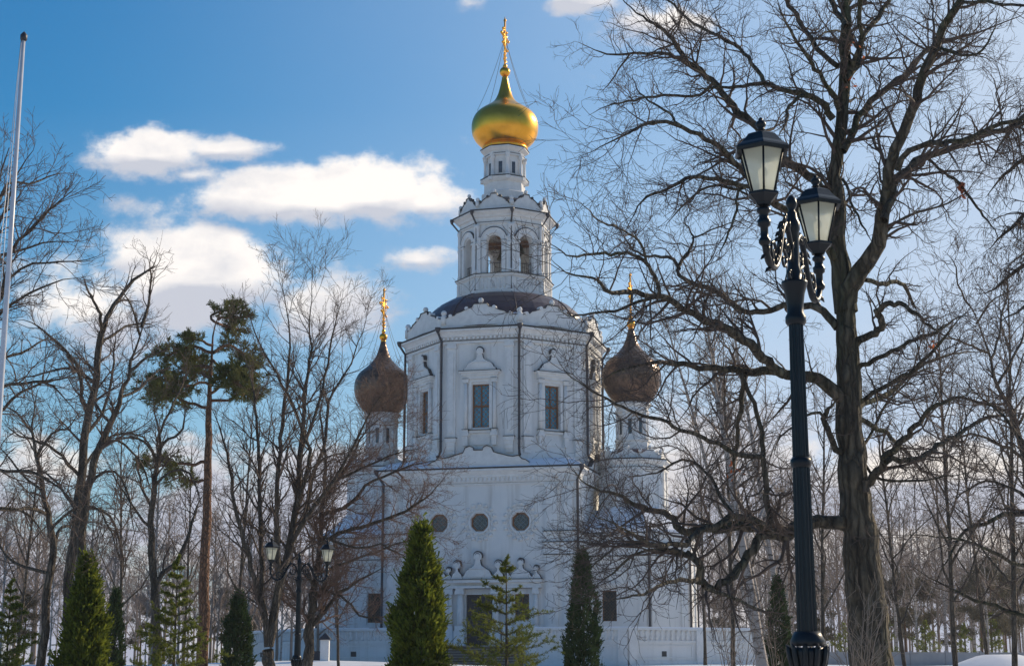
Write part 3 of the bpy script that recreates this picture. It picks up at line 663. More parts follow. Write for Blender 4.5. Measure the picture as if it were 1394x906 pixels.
for k in range(16):
    t = 2 * pi * k / 16; box(m, Fr(0, 0, t, 1.55), -.1, .1, 0, .03, 36.12, 36.3)
dome = cp(m, 'gilded_dome', 'gold')
m = MB(); ball(m, I, 0, 0, 41.88, .37, 24); lathe(m, I, 0, 0, [(.16, 41.3), (.22, 41.42), (.16, 41.55)], 16); m.build('dome_ball', 'gold', dome)
cross(dome, 42.25, 3.55, 1.05)
m = MB()
for a in (30, 150, 205, 335):
    t = rad(a); P = [Vector((.12 * cos(t), .12 * sin(t), 44.0)), Vector((1.95 * cos(t), 1.95 * sin(t), 38.9))]
    tube(m, [P[0].lerp(P[1], i / 6) - Vector((0, 0, .35 * sin(pi * i / 6))) for i in range(7)], .014, 4)
m.build('guy_chain', 'iron', dome)
# --- side wings (apse and narthex) with dark domes
sp_ = [(559, 24), (552.7, 29), (546, 33.2), (536.7, 37.3), (527, 38.4), (517.4, 37.4), (507.8, 33), (501.4, 26.2), (496.6, 20.5), (488.6, 13.0), (482, 9.2), (472.6, 5.8), (463, 3.4)]
WX, WR = 8.6, 3.98
for sgn in (-1, 1):
    wx = sgn * WX; wa = WR * cos(rad(22.5)); wsd = WR * sin(rad(22.5))
    m = MB(); mp_ = MB(); mf_ = MB()
    faces = [Fr(wx, 0, rad(45 * k), wa) for k in range(8)]
    for k in range(8):
        F = faces[k]
        if k == 0:   # front: runs on to the cube
            a0, a1 = (-(WX - H) , wsd) if sgn > 0 else (-wsd, WX - H)
            wc = -.95 if sgn > 0 else .95
            wall(m, F, a0, a1, 1.2, 9.6, [(wc - .45, wc + .45, 4.15, 6.0)])
            rect_window(F, wc - .45, wc + .45, 4.15, 6.0, 'darkglass', .2, .26, False)
            mp_.mark(); box(mp_, F, wc - .62, wc - .47, 0, .1, 4.0, 6.3); box(mp_, F, wc + .47, wc + .62, 0, .1, 4.0, 6.3); box(mp_, F, wc - .7, wc + .7, 0, .16, 6.302, 6.45)
        elif k == 4:
            a0, a1 = (-wsd, WX - H) if sgn > 0 else (-(WX - H), wsd)
            wall(m, F, a0, a1, 1.2, 9.6, [])
        elif (sgn > 0 and k in (5, 6, 7)) or (sgn < 0 and k in (1, 2, 3)): continue
        else: a0, a1 = -wsd, wsd; wall(m, F, a0, a1, 1.2, 9.6, [])
        mp_.mark(); mf_.mark(); bands(F, a0 + .02, a1 - .02, .0)
        for e, q in ((a0, 1), (a1, -1)):
            b = sorted((e + q * .14, e + q * .62)); mp_.mark(); box(mp_, F, b[0], b[1], 0, .10, 3.2, 7.898); box(mp_, F, b[0] - .04, b[1] + .04, 0, .16, 1.5, 3.198)
    cp(m, 'wing_wall', 'plaster'); cpg(mp_, 'wall_moulding', 'trim'); cpg(mf_, 'flashing', 'edge')
    m = MB(); ph = 22.5
    octl(m, wx, 0, [(WR + .30, 9.56), (WR + .34, 9.75), (WR * .8, 10.35), (2.4, 11.2), (2.2, 11.3)])
    xx = sorted((sgn * (H - .1), wx)); box(m, I, xx[0], xx[1], -wa - .15, wa + .15, 9.56, 9.8)
    xs = xx; m.add([(xs[0], -wa - .1, 9.8), (xs[1], -wa - .1, 9.8), (xs[1], wa + .1, 9.8), (xs[0], wa + .1, 9.8), (xs[0], 0, 11.3), (xs[1], 0, 11.3)], [(0, 1, 5, 4), (2, 3, 4, 5), (0, 4, 3), (1, 2, 5)])
    cp(m, 'roof_snow', 'snow')
    # upper small octagon with crested parapet
    m = MB(); octl(m, wx, 0, [(2.2, 10.2), (2.2, 13.6), (2.35, 13.65), (2.35, 13.8), (2.28, 13.84), (2.28, 14.0), (2.5, 14.2), (2.55, 14.22), (2.55, 14.3), (2.1, 14.34)])
    for k in range(8):
        F = Fr(wx, 0, rad(45 * k), 2.2 * cos(rad(22.5))); s_ = 2.2 * sin(rad(22.5))
        for q in (-1, 1): box(m, F, *sorted((q * (s_ - .08), q * (s_ - .36))), 0, .1, 11, 13.6)
        box(m, F, -.25, .25, 0, .05, 12.0, 13.1)
    cp(m, 'tier_wall', 'plaster')
    m = MB(); octl(m, wx, 0, [(2.0, 14.342), (2.6, 14.342), (2.6, 14.37), (2.0, 14.38)]); octl(m, wx, 0, [(2.1, 13.802), (2.39, 13.802), (2.39, 13.83), (2.1, 13.832)]); cp(m, 'flashing', 'edge')
    for k in range(8):
        ap = 2.15 * cos(rad(22.5)); S = 2.15 * sin(rad(22.5)); m = MB(); F = Fr(wx, 0, rad(45 * k), ap)
        P = [(1, .45), (.8, .40), (.62, .55), (.45, .6), (.3, .78), (.15, .85)]
        pl = [(S * x, 14.38 + y * .72) for x, y in P]; pl = [(S, 14.38)] + pl + [(-x, y) for x, y in pl[::-1]] + [(-S, 14.38)]
        extr(m, F, pl, -.15, 0); ball(m, F, 0, -.07, 15.12, .13, 8); ball(m, F, S, -.07, 14.86, .13, 8); cp(m, 'parapet', 'trim')
    m = MB(); octl(m, wx, 0, [(2.05, 14.4), (1.6, 14.95), (1.0, 15.15)]); cp(m, 'roof', 'roof')
    m = MB(); octl(m, wx, 0, [(1.12, 14.9), (1.12, 15.6), (1.2, 15.65), (1.2, 15.75), (.98, 15.78), (.98, 17.5), (1.15, 17.55), (1.15, 17.68), (1.08, 17.7), (1.08, 17.85), (1.28, 18.05), (1.28, 18.15), (.9, 18.2)])
    for k in range(8):
        t = rad(22.5 + 45 * k); lathe(m, I, wx + 1.0 * cos(t), 1.0 * sin(t), [(.11, 15.8), (.08, 16.0), (.08, 17.2), (.12, 17.3), (.12, 17.5)], 8)
    cp(m, 'drum', 'trim')
    for k in range(8):
        F = Fr(wx, 0, rad(45 * k), .98 * cos(rad(22.5))); m = MB(); box(m, F, -.11, .11, .002, .02, 16.1, 17.1); cp(m, 'window', 'darkglass')
    pr = smooth_prof([(r / 19.9, zt(y, 107.14) - .1) for y, r in sp_])
    m = MB(); lathe(m, I, wx, 0, [(1.1, 18.2), (1.17, 18.28)] + pr, 48); dm = cp(m, 'dark_dome', 'shingle')
    m = MB(); ball(m, I, wx, 0, 23.5, .28, 16); lathe(m, I, wx, 0, [(.14, 23.1), (.2, 23.2), (.1, 23.3)], 12); m.build('dome_ball', 'gold', dm)
    cross(dm, 23.85, 3.05, .9, (wx, 0))
    m = MB()
    for a in (30, 150, 205, 335):
        t = rad(a); P = [Vector((wx + .1 * cos(t), .1 * sin(t), 25.2)), Vector((wx + 1.6 * cos(t), 1.6 * sin(t), 21.3))]
        tube(m, [P[0].lerp(P[1], i / 5) - Vector((0, 0, .25 * sin(pi * i / 5))) for i in range(6)], .012, 4)
    m.build('guy_chain', 'iron', dm)
    for k in ((0, 1, 2, 3) if sgn > 0 else (7, 6, 5, 4)):
        th = rad(22.5 + 45 * k); pipe(wx, 0, th if sgn > 0 else th, WR + .42, WR + .13, 9.6, 2.9, .07, .2)
# bells
for (bx, by, r, zt2, lb) in ((0.05, -.5, .46, 29.3, 'large dark bell hanging in the middle arch of the belfry'), (1.25, -.5, .30, 29.3, 'small dark bell hanging in the right hand arch of the belfry'), (-1.3, -.5, .30, 29.3, 'small dark bell hanging in the left hand arch of the belfry')):
    e = empty('bell', (0, 0, 0)); c, s = cos(CA), sin(CA)
    e.location = (CX + bx * c - by * s, CY + bx * s + by * c, zt2 - 1.1 * r * 2); e.rotation_euler[2] = CA
    tag(e, lb, 'bell', 'bells of the belfry')
    h = r * 1.7; m = MB(); lathe(m, I, 0, 0, [(r, 0), (r * .97, .06), (r * .8, h * .25), (r * .62, h * .55), (r * .55, h * .85), (r * .35, h * .98), (.02, h)], 20); m.build('bell_body', 'bell', e)
    m = MB(); tube(m, [(0, 0, h), (0, 0, 1.1 * r * 2)], .05, 6); m.build('hanger', 'iron', e)
    m = MB(); tube(m, [(0, 0, h * .7), (0, 0, -.1)], .02, 6); ball(m, I, 0, 0, -.1, .07, 8); m.build('clapper', 'iron', e)

# ------------------------------------------------------------------ terrace wall round the church
terr = empty('terrace', (CX, CY, GZ), CA); tag(terr, 'raised white terrace with blind balustrade running round the foot of the church', 'terrace')
TP = [(3.9, -9.5), (9.83, -9.5), (17, -2), (17, 9), (9.8, 13), (-9.8, 13), (-17, 9), (-17, -2), (-9.83, -9.5), (-3.9, -9.5)]
m = MB(); n = len(TP)
ins = [(x * .975, y * .975) for x, y in TP] + []
m.add([(x, y, 0.9) for x, y in ins] + [(x, y, 2.6) for x, y in ins], [tuple(range(n, 2 * n)), tuple(range(n))[::-1]] + [(i, (i + 1) % n, n + (i + 1) % n, n + i) for i in range(n)])
o = m.build('terrace_floor', 'snow', terr, LOC)
mA, mB_, mC, mS, mV = MB(), MB(), MB(), MB(), MB()
for i in range(n - 1):
    (x0, y0), (x1, y1) = TP[i], TP[i + 1]; l = math.hypot(x1 - x0, y1 - y0); th = math.atan2(y1 - y0, x1 - x0)
    F = Fr((x0 + x1) / 2, (y0 + y1) / 2, th, 0)
    hl = l / 2; box(mA, F, -hl, hl, -.35, 0, .9, 3.5); box(mA, F, -hl, hl, 0, .10, .9, 1.75)
    box(mA, F, -hl, hl, 0, .08, 2.78, 2.92); box(mC, F, -hl - .05, hl + .05, -.45, .14, 3.502, 3.62)
    box(mS, F, -hl - .02, hl + .02, -.43, .12, 3.622, 3.69)
    k = max(1, round(l / 4.4)); pw = l / k
    for j in range(k + 1):
        c = -hl + j * pw; c = min(max(c, -hl + .28), hl - .28)
        box(mC, F, c - .28, c + .28, .0, .16, .95, 3.50)
        if j < k:
            c0 = -hl + j * pw + .34; c1 = c0 + pw - .68; nb = max(2, int((c1 - c0) / .36))
            for q in range(nb):
                s_ = c0 + (q + .5) * (c1 - c0) / nb
                lathe(mB_, F, s_, .02, [(.06, 2.92), (.12, 3.08), (.05, 3.26), (.12, 3.38), (.06, 3.5)], 6)
            fr_ = [(c0 + .2, 1.95), (c1 - .2, 1.95), (c1 - .2, 2.62), (c0 + .2, 2.62)]
            for (p, r_) in ((0, 1), (1, 2), (2, 3), (3, 0)):
                (a0, b0), (a1, b1) = fr_[p], fr_[r_]; box(mC, F, min(a0, a1) - .03, max(a0, a1) + .03, 0, .05, min(b0, b1) - .03, max(b0, b1) + .03) if p in (0, 2) else box(mC, F, min(a0, a1) - .03, max(a0, a1) + .03, 0, .049, min(b0, b1) + .03, max(b0, b1) - .03)
            box(mV, F, (c0 + c1) / 2 - .17, (c0 + c1) / 2 + .17, .0, .02, 2.0, 2.3)
mA.build('terrace_wall', 'plaster', terr, LOC); mC.build('pier_and_coping', 'trim', terr, LOC); mB_.build('baluster_relief', 'trim', terr, LOC); mS.build('coping_snow', 'snow', terr, LOC); mV.build('vent', 'iron', terr, LOC)
st = empty('stone_steps', (CX, CY, GZ), CA); tag(st, 'grey stone steps rising to the dark church door', 'steps')
for i in range(8):
    y1 = -11.62 + i * .33; z1 = 1.50 + i * .158
    cube = lambda x, ya, yb, za, zb: ([(q, y, z) for z in (za, zb) for y in (ya, yb) for q in (-x, x)], [(0, 2, 3, 1), (4, 5, 7, 6), (0, 1, 5, 4), (2, 6, 7, 3), (0, 4, 6, 2), (1, 3, 7, 5)])
    m = MB(); m.add(*cube(3.55, y1, -8.9, 1.0, z1 - .05)); s_ = m.build('step', 'stepdark', st, (0, 0, -GZ - i * .0005))
    m = MB(); m.add(*cube(3.6, y1 - .05, y1 + .36, z1 - .05, z1)); m.build('tread', 'step', s_)
# gate pillar by the left part
gp_ = at(442, 900, 84); e = empty('gate_pillar', (gp_[0], 84, 1.3)); tag(e, 'short white pillar with dark pyramid cap in front of the terrace', 'pillar')
m = MB(); box(m, I, -.22, .22, -.22, .22, 0, 1.5); m.build('shaft', 'trim', e)
m = MB(); lathe(m, I, 0, 0, [(.42, 1.5), (.42, 1.56), (.02, 1.85)], 4, False, pi / 4); m.build('cap', 'edge', e)
nb = at(429, 900, 87); e = empty('dark_panel', (nb[0], 87, 1.3)); tag(e, 'low dark panel in front of the terrace wall', 'board')  # dark panel standing for a dark spot of unclear nature
m = MB(); box(m, I, -.36, .36, -.03, .03, .35, .95); m.build('panel', 'door', e); m = MB(); box(m, I, -.3, -.25, -.028, .028, 0, .35); box(m, I, .25, .3, -.028, .028, 0, .35); m.build('leg', 'iron', e)

def haze():
    me = bpy.data.meshes.new('haze'); x0, x1, y0, y1, z0, z1 = -600, 600, -60, 900, -3, 49
    v = [(x, y, z) for z in (z0, z1) for y in (y0, y1) for x in (x0, x1)]; me.from_pydata(v, [], [(0, 2, 3, 1), (4, 5, 7, 6), (0, 1, 5, 4), (2, 6, 7, 3), (0, 4, 6, 2), (1, 3, 7, 5)]); me.update()
    o = bpy.data.objects.new('haze', me); COL.objects.link(o); m = bpy.data.materials.new('haze_air'); m.use_nodes = True; nt = m.node_tree; nt.nodes.clear()
    a = nt.nodes.new('ShaderNodeOutputMaterial'); b = nt.nodes.new('ShaderNodeVolumePrincipled'); b.inputs['Density'].default_value = HAZE; b.inputs['Color'].default_value = (.86, .90, .96, 1); b.inputs['Anisotropy'].default_value = .3
    nt.links.new(b.outputs[0], a.inputs['Volume']); me.materials.append(m); tag(o, kind='stuff')
HAZE = .0003
haze()

# ------------------------------------------------------------------ trees
def nrm(a): return a / np.maximum(np.linalg.norm(a, axis=-1, keepdims=True), 1e-9)
def tubes(P, R, n):
    """(N,K,3) polylines and (N,K) radii -> vertices, quads"""
    N_, K = R.shape
    T = np.empty_like(P); T[:, 1:-1] = P[:, 2:] - P[:, :-2]; T[:, 0] = P[:, 1] - P[:, 0]; T[:, -1] = P[:, -1] - P[:, -2]
    T = nrm(T); ref = np.zeros_like(T); m_ = np.abs(T[..., 2]) > .9; ref[..., 2] = ~m_; ref[..., 0] = m_
    ref = np.where(np.any(m_, axis=1)[:, None, None], np.array([.83, .55, .05]), np.array([.05, .08, 1.]))
    a = nrm(np.cross(T, ref)); b = np.cross(T, a)
    t = np.arange(n) * 2 * pi / n
    V = P[:, :, None] + (a[:, :, None] * np.cos(t)[None, None, :, None] + b[:, :, None] * np.sin(t)[None, None, :, None]) * R[:, :, None, None]
    i = np.arange(N_)[:, None, None] * K * n; k = np.arange(K - 1)[None, :, None] * n; j = np.arange(n)[None, None, :]; j2 = (j + 1) % n
    Q = np.stack([i + k + j, i + k + j2, i + k + n + j2, i + k + n + j], -1).reshape(-1, 4)
    return V.reshape(-1, 3), Q
def merge(parts):
    vs, qs, o = [], [], 0
    for v, q in parts: vs.append(v); qs.append(q + o); o += len(v)
    return np.concatenate(vs), np.concatenate(qs)
def resample(P, R, K):
    """smooth Catmull-Rom resample of one polyline"""
    P = np.asarray(P, float); R = np.asarray(R, float); n = len(P); E = np.vstack([2 * P[0] - P[1], P, 2 * P[-1] - P[-2]])
    s = np.concatenate([[0], np.cumsum(np.linalg.norm(np.diff(P, axis=0), axis=1))]); t = np.interp(np.linspace(0, s[-1], K), s, np.arange(n))
    i = np.minimum(t.astype(int), n - 2); u = (t - i)[:, None]; a, b, c, d = E[i], E[i + 1], E[i + 2], E[i + 3]
    return .5 * (2 * b + (c - a) * u + (2 * a - 5 * b + 4 * c - d) * u**2 + (3 * b - a - 3 * c + d) * u**3), np.interp(t, np.arange(n), R)
def spawn(rng, P, R, dens, Lf, K, ang=50, wig=.18, grav=0., rf=.62, rtip=.003, t0=.12, t1=1., maxn=None, taper=.35, Lmin=.12, Lmax=9e9, flat=0.):
    """children of a set of polylines; dens per metre of parent, length Lf times parent length"""
    seg = np.linalg.norm(np.diff(P, axis=1), axis=-1).sum(1); cnt = np.maximum(1, (dens * seg + rng.random(len(seg))).astype(int))
    idx = np.repeat(np.arange(len(P)), cnt); N_ = len(idx)
    if maxn and N_ > maxn: idx = rng.choice(idx, maxn, False); N_ = maxn
    t = t0 + (t1 - t0) * rng.random(N_) ** .85; f = t * (P.shape[1] - 1); i = np.minimum(f.astype(int), P.shape[1] - 2); u = (f - i)[:, None]
    a, b = P[idx, i], P[idx, i + 1]; pos = a + (b - a) * u; T = nrm(b - a); rp = R[idx, i] * (1 - u[:, 0]) + R[idx, i + 1] * u[:, 0]
    rd = nrm(rng.normal(size=(N_, 3)) * np.array([1, 1, 1 - flat])); pr = nrm(rd - (rd * T).sum(1, keepdims=True) * T)
    an = np.radians(ang * (.65 + .7 * rng.random(N_)))[:, None]; D = T * np.cos(an) + pr * np.sin(an)
    L = np.clip(Lf * seg[idx] * (.45 + .75 * rng.random(N_)) * (1 - taper * t), Lmin, Lmax); st = (L / (K - 1))[:, None]
    Q = np.empty((N_, K, 3)); Q[:, 0] = pos
    for k in range(1, K):
        D = nrm(D + rng.normal(size=(N_, 3)) * wig + np.array([0, 0, grav])); Q[:, k] = Q[:, k - 1] + D * st
    r0 = np.maximum(np.minimum(rp * rf, L * .03 + rtip), rtip)
    RR = r0[:, None] * (1 - np.linspace(0, 1, K)[None] ** .9) + rtip * np.linspace(0, 1, K)[None] ** .9
    return Q, RR
def limb(px, r, Y, d=0., d0=0., sm=2.4):
    """a limb surveyed from the photograph (pixels); it runs from ground distance Y+d0 to Y+d"""
    n = len(px); s = np.concatenate([[0], np.cumsum([math.hypot(px[i + 1][0] - px[i][0], px[i + 1][1] - px[i][1]) for i in range(n - 1)])]); s = s / s[-1]
    Ys = Y + d0 + (d - d0) * s ** 1.1; P = np.array([at(a, b, y) for (a, b), y in zip(px, Ys)])
    R = np.interp(s, np.linspace(0, 1, len(r)), r) * P[:, 1] * 1.02 / FPX
    K = max(6, int(n * sm)); P, R = resample(P, R, K)
    g = np.random.default_rng(int(px[0][0] * 7 + px[-1][1] * 13 + n) % 99991); J = g.normal(size=(K, 3)) * (np.minimum(R * .35, .015) + .35 * Y / FPX)[:, None]; J[0] = 0
    if r[-1] < 3: R = R * np.interp(np.linspace(0, 1, K), [0, .7, 1], [1, 1, .3])
    return P + J, R
def make_tree(name, label, cat, base, trunk, limbs, levels, mats, seed, group=None, tsides=14, extra=0, rough=.0):
    """trunk=(P,R); limbs=[(P,R)]; levels: spawn settings, applied one after the other"""
    rng = np.random.default_rng(seed); root = empty(name, base); tag(root, label, cat, group); off = (-base[0], -base[1], -base[2])
    P, R = resample(*trunk, 60 if rough else 40); v, q = tubes(P[None], R[None], tsides)
    if rough:
        a_ = np.tile(np.arange(tsides), len(P)); kk = np.repeat(np.arange(len(P)), tsides); ph = np.cumsum(rng.normal(size=len(P)) * .18)[kk]
        rdg = np.sin(a_ * 2 * pi * 3 / tsides + ph) * .9 + np.sin(a_ * 2 * pi * 5 / tsides - ph * 1.7) * .7 + np.where(a_ % 2 == 0, .8, -.8)
        v = v + nrm(v - np.repeat(P, tsides, 0)) * ((rdg + rng.normal(size=len(v)) * .6)[:, None] * rough * np.repeat(R, tsides)[:, None])
    npmesh('trunk', v, q, mats[0], root, loc=off)
    for p, r in limbs:
        v, q = tubes(*[x[None] for x in resample(p, r, max(len(p), 8))], 8); npmesh('branch', v, q, mats[0], root, loc=off)
    K = 14; LP = np.stack([resample(p, r, K)[0] for p, r in limbs + [(P[int(len(P) * extra):], R[int(len(P) * extra):])] * (1 if extra else 0)]) if limbs or extra else None
    LR = np.stack([resample(p, r, K)[1] for p, r in limbs + [(P[int(len(P) * extra):], R[int(len(P) * extra):])] * (1 if extra else 0)])
    crown = []; cur = (LP, LR)
    for li, lv in enumerate(levels):
        lv = dict(lv); sides = lv.pop('sides', 3); cur2 = spawn(rng, *cur, **lv)
        crown.append(tubes(*cur2, sides)); cur = cur2
    v, q = merge(crown); npmesh('crown', v, q, mats[1], root, loc=off)
    return root

